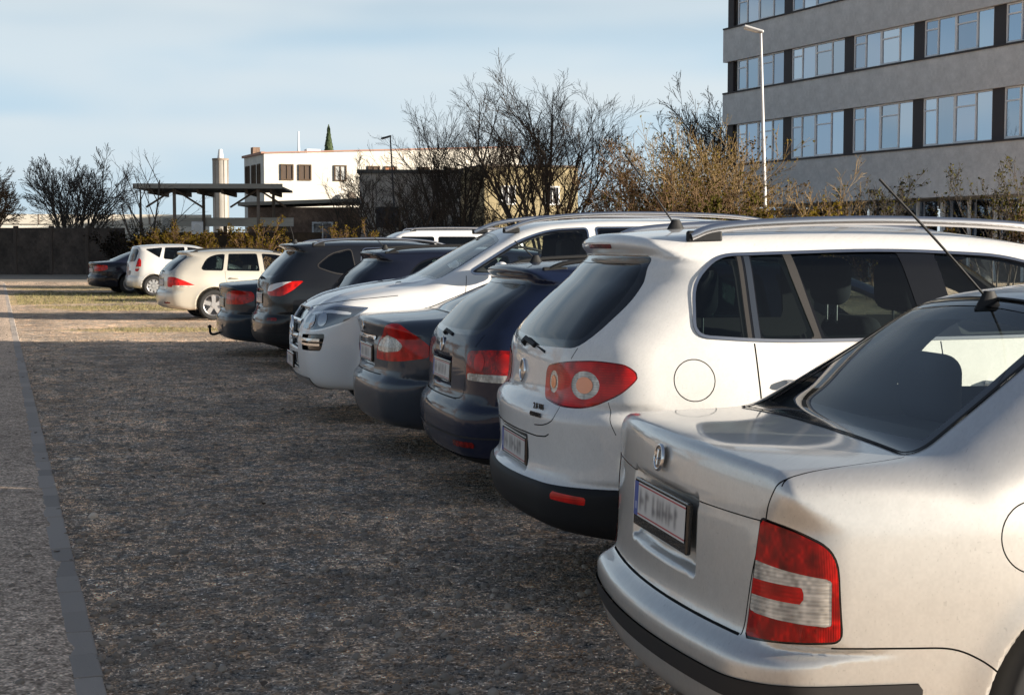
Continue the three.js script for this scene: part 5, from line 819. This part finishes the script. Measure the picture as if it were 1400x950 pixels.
function buildCrossover(label, paint, pos, turn, h, o) {
  const c = new Car(crossover, 'parked_crossover', label, paint, pos, turn, h); c.rims = { spokes: 6 };
  c.window('rear_window', c.rear(polySD(roundPoly([[-0.64, 1.16, 0.1], [0, 1.145, 0.5], [0.64, 1.16, 0.1], [0.60, 1.34, 0.2], [0.52, 1.51, 0.05], [-0.52, 1.51, 0.05], [-0.60, 1.34, 0.2]])), 0.75), M.dark, { border: 0.03 });
  for (const sg of [1, -1]) {
    c.window('side_window', c.side(polySD(roundPoly([[0.70, 1.30, 0.06], [0.90, 1.46, 0.1], [1.16, 1.515, 0.04], [1.20, 1.20, 0.04], [0.95, 1.21, 0.1]])), sg), M.dark, { border: 0.01, chrome: o.chrome ?? 0, chromeMat: M.strip });
    c.window('side_window', c.side(polySD(roundPoly([[1.33, 1.18, 0.04], [1.27, 1.35, 0.1], [1.32, 1.52, 0.05], [2.0, 1.545, 0.02], [2.0, 1.165, 0.02]])), sg), M.dark, { border: 0.01, chrome: o.chrome ?? 0, chromeMat: M.satin });
    c.window('side_window', c.side(polySD(roundPoly([[2.1, 1.165, 0.02], [2.1, 1.545, 0.02], [2.4, 1.51, 0.2], [2.6, 1.43, 0.1], [3.1, 1.18, 0.05]])), sg), M.glass, { border: 0.01 });
    const g = c.group('tail_light'); let t, r; const f = c.corner(polySD(roundPoly([[0.62, 0.965, 0.03], [0.70, 1.06, 0.08], [0.95, 1.10, 0.1], [1.36, 1.125, 0.02], [1.22, 1.0, 0.08], [1.05, 0.93, 0.06], [0.75, 0.935, 0.06]])), sg); t = c.soup(f);
    [r, t] = cut(t, c.corner(polySD(roundPoly([[0.60, 0.99], [0.69, 1.075], [0.95, 1.11], [1.20, 1.12], [1.0, 1.045], [0.8, 0.99]], 0.03)), sg)); c.put('clear_lens', r, phys([0.75, 0.70, 0.68], 0.15, { clearcoat: 1 }), 0.003, g); c.put('red_lens', t, LENS.bright, 0.003, g);
    c.take('rear_reflector', c.corner(polySD(roundPoly(rect(0.75, 0.62, 0.98, 0.66), 0.012)), sg), LENS.deep, 0.003);
  }
  c.gap(mapRear, [[-0.45, 0.715], [0, 0.715], [0.45, 0.715]], 0.007, false, (x) => x - 0.4);
  doors(c, [[[1.24, 1.16], [1.25, 0.95], [1.34, 0.72]], [[2.05, 1.16], [2.06, 0.6], [2.06, 0.36]], [[3.06, 1.1], [3.1, 0.6], [3.1, 0.36]]], [[1.45, 1.03], [2.3, 1.01]], 0.89, paint);
  c.take('lower_bumper', (x, y) => Math.max(y - 0.46, x - 1.4), M.plastic, 0.003);
  plate(c, 0.088, 0.89, 0, -0.02, o.seed, 0.13, 0); wiper(c, 0.12, 1.15, -0.02, 0.34, 0.1, -0.75);
  if (o.ant) antenna(c, 0.55, 1.595, 0.2, 0.3);
  rails(c, [[0.7, 1.575, 0.57], [0.84, 1.622, 0.575], [1.2, 1.648, 0.58], [1.7, 1.652, 0.58], [2.2, 1.62, 0.575], [2.5, 1.55, 0.565]], o.rail ?? M.satin, 0.017);
  c.window('windscreen', c.top(polySD(roundPoly([[2.52, -0.57, 0.08], [2.48, 0, 0.4], [2.52, 0.57, 0.08], [3.22, 0.68, 0.1], [3.32, 0, 0.5], [3.22, -0.68, 0.1]])), 1.0), M.glass, { border: 0.03 });
  mirror(c, 2.9, 1.17, 0.88, paint); c.finish({ seats: [[1.3, 0.4, 0.6, 0.55, 0.6], [1.3, -0.4, 0.6, 0.55, 0.6], [2.15, 0.37, 0.58, 0.62], [2.15, -0.37, 0.58, 0.62]] });
}
buildCrossover('black crossover with silver roof rails and red and white tail lights', PAINT.black, [-3.36, 0, -19.9], 17 * Math.PI / 180, 0.028, { seed: 53, chrome: 0.012, ant: true });
// ---------------------------------------------------------------- small silver hatchback
{
  const s = {
    L: 3.88, H: 1.62, belt: 1.05, wheels: [0.66, 3.22], arch: 0.365, tyre: 0.315, track: 0.74, kR: 0.22, kF: 0.3, floor: 0.22, sill: 0.22, rearEdge: [1.35, 1.5, 0.06],
    top: [[-0.1, 1.50], [0.2, 1.535], [0.5, 1.572], [1.0, 1.60], [1.5, 1.605], [2.0, 1.57], [2.3, 1.50], [3.0, 1.08], [3.15, 1.02], [3.6, 0.86], [3.85, 0.66]],
    rear: [[0.1, 0.14], [0.22, 0.08], [0.32, 0.02], [0.45, 0], [0.58, 0.01], [0.64, 0.04], [0.8, 0.055], [1.0, 0.07], [1.2, 0.12], [1.4, 0.18], [1.5, 0.22], [1.6, 0.22]], bow: [[0, 0.14], [1.6, 0.16]],
    front: [[0.1, 3.75], [0.3, 3.86], [0.5, 3.88], [0.7, 3.83], [0.9, 3.7]], sec: [[0.15, 0.83], [0.3, 0.865], [0.5, 0.88], [0.7, 0.882], [0.9, 0.87], [1.0, 0.85], [1.1, 0.82], [1.3, 0.74], [1.5, 0.645], [1.6, 0.57]],
    taper: [[-0.1, 0.14], [0, 0.12], [0.2, 0.07], [0.5, 0.02], [0.8, 0], [3, 0], [3.5, 0.05], [3.88, 0.14]], house: [[0, 0.02], [0.6, 0], [2, 0], [2.9, 0.07]], crown: [[0, 0.1], [1, 0.12], [2.2, 0.12], [3.88, 0.1]], edge: [[0, 0.09], [1, 0.11], [3.88, 0.14]],
  };
  const c = new Car(s, 'parked_hatchback', 'light silver hatchback with steel wheel covers and rising window line', PAINT.lightsilver, [-11.95, 0, -47.6], 25 * Math.PI / 180, 0.035); c.rims = { spokes: 9, wide: 0.06, rr: 0.68 };
  c.window('rear_window', c.rear(polySD(roundPoly([[-0.62, 1.06], [0.62, 1.06], [0.56, 1.46], [-0.56, 1.46]], 0.1)), 0.6), M.tint, { border: 0.03 });
  for (const sg of [1, -1]) {
    c.window('side_window', c.side(polySD(roundPoly([[0.44, 1.45, 0.04], [0.98, 1.50, 0.03], [0.86, 1.18, 0.03]])), sg), M.tint, { border: 0.01 });
    c.window('side_window', c.side(polySD(roundPoly([[1.06, 1.50, 0.02], [1.66, 1.51, 0.02], [1.66, 1.08, 0.02], [0.97, 1.15, 0.05]])), sg), M.tint, { border: 0.01 });
    c.window('side_window', c.side(polySD(roundPoly([[1.75, 1.51, 0.02], [2.1, 1.47, 0.2], [2.75, 1.10, 0.05], [1.75, 1.06, 0.02]])), sg), M.glass, { border: 0.01 });
    const g = c.group('tail_light'); let t, r; t = c.soup(c.corner(polySD(roundPoly([[0.78, 0.78, 0.05], [0.92, 1.18, 0.04], [1.06, 1.12, 0.08], [1.10, 0.92, 0.08], [0.95, 0.76, 0.05]])), sg)); [r, t] = cut(t, c.corner(polySD(rect(0.7, 0.85, 1.2, 0.91)), sg)); c.put('clear_lens', r, LENS.clear, 0.002, g); c.put('red_lens', t, LENS.bright, 0.003, g);
  }
  doors(c, [[[1.02, 1.1], [1.03, 0.7], [1.1, 0.45]], [[1.71, 1.06], [1.72, 0.35]], [[2.8, 1.0], [2.8, 0.4]]], [[1.3, 0.98], [2.0, 0.95]], 0.88, PAINT.lightsilver); plate(c, 0.052, 0.72, 0, 0, 61, 0.13, 0);
  c.window('windscreen', c.top(polySD(roundPoly([[2.28, -0.57], [2.28, 0.57], [2.95, 0.68], [2.95, -0.68]], 0.08)), 0.95), M.glass, { border: 0.03 }); mirror(c, 2.6, 1.08, 0.87, PAINT.lightsilver);
  c.finish({ seats: [[1.1, 0.4, 0.55, 0.5, 0.6], [1.1, -0.4, 0.55, 0.5, 0.6], [1.85, 0.36, 0.55, 0.6], [1.85, -0.36, 0.55, 0.6]] });
}
// ---------------------------------------------------------------- white van in the far row
{
  const s = {
    L: 5.0, H: 2.05, belt: 1.2, wheels: [1.0, 4.0], arch: 0.4, tyre: 0.34, track: 0.82, kR: 0.14, kF: 0.3, floor: 0.25, sill: 0.25,
    top: [[-0.1, 1.93], [0.2, 1.96], [1, 1.99], [3, 1.98], [3.4, 1.93], [3.7, 1.80], [4.4, 1.22], [4.6, 1.1], [4.95, 0.9]], rear: [[0.2, 0.06], [0.4, 0], [0.6, 0], [0.8, 0.04], [1.2, 0.05], [1.9, 0.14], [2, 0.16]], bow: [[0, 0.06], [2, 0.06]],
    front: [[0.2, 4.85], [0.4, 4.98], [0.6, 5.0], [0.9, 4.93], [1.2, 4.8]], sec: [[0.2, 0.9], [0.5, 0.94], [0.9, 0.95], [1.2, 0.93], [1.6, 0.86], [1.9, 0.78], [2.05, 0.7]], taper: [[0, 0.04], [0.4, 0], [4, 0], [4.6, 0.05], [5, 0.14]], crown: [[0, 0.06], [5, 0.06]], edge: [[0, 0.12], [5, 0.14]],
  };
  const c = new Car(s, 'parked_van', 'white van with dark side glass parked in the row behind the black crossover', PAINT.white2, [0.25, 0, -42.5], 194 * Math.PI / 180, 0.04); c.g.userData.category = 'van'; delete c.g.userData.group;
  for (const sg of [1, -1]) for (const [a, b] of [[0.3, 1.35], [1.45, 2.5], [2.6, 3.5]]) c.window('side_window', c.side(polySD(roundPoly(rect(a, 1.22, b, 1.80), 0.06)), sg), M.tint, { border: 0.02 });
  c.window('rear_window', c.rear(polySD(roundPoly(rect(-0.66, 1.25, 0.66, 1.85), 0.08)), 0.6), M.tint, { border: 0.02 }); c.window('windscreen', c.top(polySD(roundPoly(rect(3.72, -0.7, 4.34, 0.7), 0.08)), 1.1), M.glass, { border: 0.03 });
  rails(c, [[0.5, 1.96, 0.66], [0.65, 2.02, 0.66], [1.8, 2.04, 0.66], [3.0, 2.02, 0.66], [3.2, 1.95, 0.66]], M.satin, 0.018);
  c.finish({ seats: [[2.4, 0.4, 0.7, 0.6, 0.6], [2.4, -0.4, 0.7, 0.6, 0.6]] });
}
// ---------------------------------------------------------------- trees and shrubs
const BARK = { dark: std([0.042, 0.033, 0.026], 0.9), brown: std([0.16, 0.095, 0.05], 0.9), red: std([0.26, 0.18, 0.085], 0.9), grey: std([0.085, 0.072, 0.062], 0.9) };
const leafMat = (c) => phys(c, 0.8, { transmission: 0.35, thickness: 0 });
const LEAF = { gold: leafMat([0.62, 0.47, 0.08]), olive: leafMat([0.36, 0.33, 0.08]), rust: leafMat([0.42, 0.27, 0.09]), brown: leafMat([0.32, 0.21, 0.09]), dead: leafMat([0.10, 0.065, 0.04]) };
function grow(o) {   // returns { trunk, crown, leaves } geometries of a branching plant
  const r = rng(o.seed), T = { p: [], n: [], i: [] }, K = { p: [], n: [], i: [] }, Lf = { p: [], n: [], i: [] }; const v = () => new THREE.Vector3();
  const up = new THREE.Vector3(0, 1, 0);
  const limb = (dst, pts, ra, rb, sides) => {
    const base = dst.p.length / 3, n = pts.length; const t = v(), a = v(), b = v();
    for (let k = 0; k < n; k++) { t.subVectors(pts[Math.min(n - 1, k + 1)], pts[Math.max(0, k - 1)]).normalize(); a.set(0.3, 0.1, 1).cross(t).normalize(); b.crossVectors(t, a); const rad = mix(ra, rb, k / (n - 1)); for (let s = 0; s < sides; s++) { const c = Math.cos(s / sides * 6.283), d = Math.sin(s / sides * 6.283), x = a.x * c + b.x * d, y = a.y * c + b.y * d, z = a.z * c + b.z * d; dst.p.push(pts[k].x + x * rad, pts[k].y + y * rad, pts[k].z + z * rad); dst.n.push(x, y, z); } }
    for (let k = 0; k < n - 1; k++) for (let s = 0; s < sides; s++) { const A = base + k * sides + s, B = base + k * sides + (s + 1) % sides; dst.i.push(A, B, A + sides, B, B + sides, A + sides); }
  };
  const leaf = (p) => { const s = o.leafSize * (0.6 + r() * 0.8), a = v().set(r() - 0.5, r() - 0.5, r() - 0.5).normalize(), b = v().set(r() - 0.5, r() - 0.5, r() - 0.5).cross(a).normalize(), q = Lf.p.length / 3, nn = v().crossVectors(a, b); for (const [x, y] of [[-0.1, 0], [0.5, 0.36], [1, 0], [0.5, -0.36]]) { Lf.p.push(p.x + (a.x * x + b.x * y) * s, p.y + (a.y * x + b.y * y) * s, p.z + (a.z * x + b.z * y) * s); Lf.n.push(nn.x, nn.y, nn.z); } Lf.i.push(q, q + 1, q + 2, q, q + 2, q + 3); };
  const branch = (p, d, len, rad, depth) => {
    const last = depth >= o.depth, n = last ? 3 : 5, pts = [p.clone()], q = p.clone(), dir = d.clone(), st = len / (n - 1);
    for (let k = 1; k < n; k++) { dir.x += (r() - 0.5) * o.bend; dir.z += (r() - 0.5) * o.bend; dir.y += (r() - 0.5) * o.bend * 0.6 + o.lift * (depth ? 1 : 0.5); dir.normalize(); q.addScaledVector(dir, st); pts.push(q.clone()); }
    const end = last ? 0.45 : 0.5; limb(depth < 1 ? T : K, pts, rad, Math.max(o.twig, rad * end), depth < 1 ? 7 : depth < 2 ? 5 : 3);
    if (o.leaves && depth >= o.depth - 1) for (let k = 1; k < n; k++) for (let m = 0; m < o.leaves; m++) if (r() < o.leafChance) leaf(v().copy(pts[k]).add(v().set((r() - 0.5) * 0.12, (r() - 0.5) * 0.12, (r() - 0.5) * 0.12)));
    if (last) return;
    const kids = o.kids[Math.min(depth, o.kids.length - 1)];
    for (let c = 0; c < kids; c++) {
      const t = mix(depth ? 0.22 : o.clear, 1, (c + 0.5 * r() + 0.25) / kids), f = t * (n - 1), i = Math.min(n - 2, Math.floor(f)), s = v().lerpVectors(pts[i], pts[i + 1], f - i), dd = v().subVectors(pts[i + 1], pts[i]).normalize();
      const side = v().set(r() - 0.5, (r() - 0.5) * 0.5, r() - 0.5).cross(dd).normalize(), an = o.angle * (0.6 + r() * 0.8); dd.multiplyScalar(Math.cos(an)).addScaledVector(side, Math.sin(an)).normalize();
      branch(s, dd, len * o.ratio * (1.15 - 0.5 * t) * (0.75 + r() * 0.5), Math.max(o.twig, rad * (0.62 - 0.25 * t)), depth + 1);
    }
  };
  for (let s = 0; s < o.stems; s++) { const a = (s + r() * 0.6) / o.stems * 6.283, sp = o.spread * (0.5 + r() * 0.7); branch(v().set(Math.cos(a) * o.foot, 0, Math.sin(a) * o.foot), v().set(Math.cos(a) * sp, 1, Math.sin(a) * sp).normalize(), o.height * (0.55 + r() * 0.25) * (o.stems > 1 ? 1 : 0.9), o.radius * (0.75 + r() * 0.4), 0); }
  const geo = (q) => { if (!q.p.length) return null; const g = new THREE.BufferGeometry(); g.setAttribute('position', new THREE.Float32BufferAttribute(q.p, 3)); g.setAttribute('normal', new THREE.Float32BufferAttribute(q.n, 3)); g.setIndex(q.i); return g; };
  const res = { trunk: geo(T), crown: geo(K), leaves: geo(Lf) };
  // bring the plant to its stated height
  let top = 0; for (const q of [T, K]) for (let i = 1; i < q.p.length; i += 3) top = Math.max(top, q.p[i]); const k = o.height / top; for (const g of Object.values(res)) if (g) g.scale(k * (o.wide ?? 1), k, k * (o.wide ?? 1));
  return res;
}
const TREE = { stems: 7, depth: 4, kids: [7, 5, 5, 4], bend: 0.15, lift: 0.02, clear: 0.3, angle: 0.5, ratio: 0.58, twig: 0.006, spread: 0.45, foot: 0.15, radius: 0.085, height: 8, leaves: 0 };
const SHRUB = { ...TREE, stems: 12, depth: 3, kids: [6, 4, 4], bend: 0.2, angle: 0.45, spread: 0.35, foot: 0.35, radius: 0.025, height: 4, leaves: 2, leafChance: 0.28, leafSize: 0.075, clear: 0.15, ratio: 0.55, twig: 0.006 };
function plantTree(name, label, cat, pos, o, bark, leafMatl, group, turn = 0) {
  const g = thing(name, label, cat, pos, turn, group), q = grow(o); mesh('trunk', q.trunk, bark, g); if (q.crown) mesh('crown', q.crown, bark, g); if (q.leaves) mesh('foliage', q.leaves, leafMatl, g); return g;
}
plantTree('bare_tree', 'large bare multi-stemmed tree spreading before the ochre building', 'tree', [1.45, 0, -72], { ...TREE, seed: 3, stems: 9, kids: [7, 5, 5, 4], height: 10.1, spread: 0.5, radius: 0.085, wide: 1.2 }, BARK.dark, null, 'bare trees');
plantTree('bare_tree', 'bare twiggy tree beside the largest bare tree', 'tree', [-2.8, 0, -74], { ...TREE, seed: 14, stems: 7, kids: [7, 5, 5, 3], height: 9.1, spread: 0.3 }, BARK.dark, null, 'bare trees');
plantTree('bare_tree', 'bare leaning tree in front of the drab building by the dark lamp', 'tree', [-5.3, 0, -72], { ...TREE, seed: 25, stems: 5, height: 6.2, spread: 0.55, depth: 4 }, BARK.dark, null, 'bare trees');
plantTree('bare_tree', 'slim bare sapling before the cream building', 'tree', [-8.2, 0, -80], { ...TREE, seed: 26, stems: 5, kids: [6, 4, 3], depth: 3, height: 5.6, spread: 0.28, radius: 0.06 }, BARK.dark, null, 'bare trees');
plantTree('bare_tree', 'round bare tree rising behind the dark panel wall', 'tree', [-28.6, 0, -100], { ...TREE, seed: 37, stems: 8, kids: [7, 5, 5, 3], height: 8.3, spread: 0.42, twig: 0.014, radius: 0.11 }, BARK.grey, null, 'bare trees');
plantTree('bare_tree', 'reddish bare tree at the open end of the panel wall', 'tree', [-33.6, 0, -98], { ...TREE, seed: 38, stems: 5, height: 6.9, spread: 0.3, twig: 0.013 }, BARK.brown, null, 'bare trees');
plantTree('bare_tree', 'sparse bare tree next to the open canopy', 'tree', [-19.2, 0, -80], { ...TREE, seed: 48, stems: 5, kids: [4, 3, 3], depth: 3, height: 6.6, spread: 0.4, radius: 0.06 }, BARK.grey, null, 'bare trees');
plantTree('leafy_tree', 'tall dark tree with withered leaves behind the office corner', 'tree', [12.3, 0, -96], { ...TREE, seed: 59, stems: 4, height: 12.6, spread: 0.25, twig: 0.014, radius: 0.13, leaves: 1, leafChance: 0.4, leafSize: 0.09 }, BARK.grey, LEAF.brown);
{ const c = thing('conifer_tree', 'small dark green conifer tip above the cream roof', 'tree', [-18.4, 0, -155]); const p = [], r = rng(8); mesh('trunk', new THREE.CylinderGeometry(0.04, 0.22, 13, 8).translate(0, 6.5, 0), BARK.dark, c); for (let i = 0; i < 2600; i++) { const t = r(), y = 5 + 8.2 * t, R = (1 - t) * 1.6 * (0.6 + 0.5 * r()) + 0.06, a = r() * 6.283, x = Math.cos(a) * R, z = Math.sin(a) * R, s = 0.16 + r() * 0.2; p.push(x - s * Math.sin(a) * 0.5, y, z + s * Math.cos(a) * 0.5, x + s * Math.sin(a) * 0.5, y, z - s * Math.cos(a) * 0.5, x * 0.6, y + s * 1.4, z * 0.6); } const g = new THREE.BufferGeometry(); g.setAttribute('position', new THREE.Float32BufferAttribute(p, 3)); g.computeVertexNormals(); mesh('crown', g, std([0.05, 0.075, 0.03], 0.9), c); }
{
  const G = 'autumn shrubs behind the cars', rr = rng(31);
  const put = (px, d, h, seed, bark, lf, label, o = {}) => plantTree('autumn_shrub', label, 'shrub', [px, 0, -d], { ...SHRUB, seed, height: h, ...o }, bark, lf, G);
  put(4.3, 47.5, 5.0, 101, BARK.brown, LEAF.rust, 'russet shrub between the largest bare tree and the pale lamp', { stems: 14, wide: 1.2 });
  put(5.5, 47, 5.6, 102, BARK.red, LEAF.gold, 'tall golden-leaved shrub standing before the office corner', { stems: 12, wide: 1.1 });
  put(6.8, 48.5, 5.2, 103, BARK.red, LEAF.rust, 'dense copper shrub against the office corner', { stems: 11, wide: 1.1 });
  put(5.2, 45, 3.9, 104, BARK.brown, LEAF.olive, 'olive shrub low in front of the russet ones', { stems: 14, wide: 1.2 });
  put(6.5, 46, 3.5, 105, BARK.brown, LEAF.gold, 'golden shrub beside the foot of the pale lamp', { stems: 12, wide: 1.1, leafChance: 0.5 });
  put(9.4, 47, 4.3, 106, BARK.red, LEAF.rust, 'red-stemmed shrub before the office entrance', { stems: 7, leafChance: 0.12, wide: 1.2 });
  put(8.7, 45.5, 2.6, 107, BARK.brown, LEAF.gold, 'golden leafed bush near the office entrance canopy', { leafChance: 0.6 });
  put(11.2, 47, 3.9, 108, BARK.grey, LEAF.olive, 'slender shrub with sparse olive leaves before the office windows', { stems: 5, leafChance: 0.35, spread: 0.18 });
  put(12.3, 46, 2.2, 109, BARK.brown, LEAF.gold, 'low golden bush under the office wall', { leafChance: 0.55 });
  put(14.6, 46, 4.4, 110, BARK.grey, LEAF.olive, 'leafy sapling beside the office base posts', { stems: 6, leafChance: 0.5, spread: 0.25 });
  put(15.9, 45, 3.2, 111, BARK.brown, LEAF.olive, 'broad olive bush past the base posts', { stems: 6, leafChance: 0.6 });
  put(2.9, 49, 3.4, 112, BARK.brown, LEAF.brown, 'brown scrub at the foot of the largest bare tree', { stems: 14, wide: 1.3 });
  put(8.2, 43.5, 2.9, 130, BARK.brown, LEAF.gold, 'bright yellow leafed sapling in front of the pale lamp', { stems: 6, leafChance: 0.7, leafSize: 0.1, spread: 0.2 });
  put(5.9, 43, 3.0, 131, BARK.brown, LEAF.olive, 'yellow-green leafed sapling among the russet shrubs', { stems: 6, leafChance: 0.7, leafSize: 0.1, spread: 0.2 });
  put(10.4, 43.5, 2.3, 132, BARK.brown, LEAF.gold, 'yellow leafed sapling before the red-stemmed shrub', { stems: 6, leafChance: 0.75, leafSize: 0.1, spread: 0.22 });
  put(-1.0, 82, 4.6, 133, BARK.dark, LEAF.brown, 'low brown thicket under the big bare trees', { stems: 16, wide: 1.6, leafChance: 0.15 });
  put(-4.6, 84, 4.8, 134, BARK.dark, LEAF.brown, 'low brown thicket beside the drab building', { stems: 16, wide: 1.6, leafChance: 0.15 });
  put(3.4, 80, 4.6, 135, BARK.dark, LEAF.brown, 'low brown thicket behind the russet shrubs', { stems: 16, wide: 1.6, leafChance: 0.15 });
  put(-9.6, 56, 2.7, 136, BARK.brown, LEAF.gold, 'tall thin yellow sapling before the brick shed', { stems: 4, leafChance: 0.6, spread: 0.14 });
  put(3.9, 44, 4.2, 115, BARK.brown, LEAF.gold, 'upright sapling with a few yellow leaves', { stems: 3, leafChance: 0.4, spread: 0.12, kids: [5, 3, 2] });
  put(-11.3, 55, 2.5, 116, BARK.brown, LEAF.gold, 'yellow leafed bush in front of the open canopy', { leafChance: 0.6, wide: 1.1 });
  put(-12.6, 57, 2.2, 117, BARK.brown, LEAF.gold, 'yellow leafed bush between canopy and panel wall', { leafChance: 0.6, wide: 1.2 });
  put(-5.6, 57, 2.6, 118, BARK.brown, LEAF.gold, 'small yellow bush before the low drab building', { stems: 7, leafChance: 0.5 });
  put(-17.6, 76, 2.9, 119, BARK.dark, LEAF.olive, 'olive scrub beneath the canopy edge', { leafChance: 0.5, wide: 1.4 });
  put(-20.3, 80, 2.7, 120, BARK.dark, LEAF.brown, 'brown scrub at the end of the panel wall', { leafChance: 0.3, wide: 1.3 });
}

// bare trees along the left of the lane, outside the frame: the car tails and glass mirror them
{
  const q = grow({ ...TREE, seed: 201, stems: 6, kids: [6, 5, 4], depth: 3, height: 7.5, twig: 0.012, radius: 0.08 }), r = rng(66);
  for (let i = 0; i < 7; i++) {
    const z = -24 - i * 9 - 4 * r(), x = z * 0.345 - 7.5 - 7 * r(), g = thing('belt_tree', 'bare tree in the belt across the lane from the cars', 'tree', [x, 0, z], r() * 6.28, 'tree belt across the lane');
    g.scale.setScalar(0.8 + r() * 0.35); mesh('trunk', q.trunk, BARK.brown, g); mesh('crown', q.crown, BARK.brown, g);
  }
}
renderer.render(scene, camera);
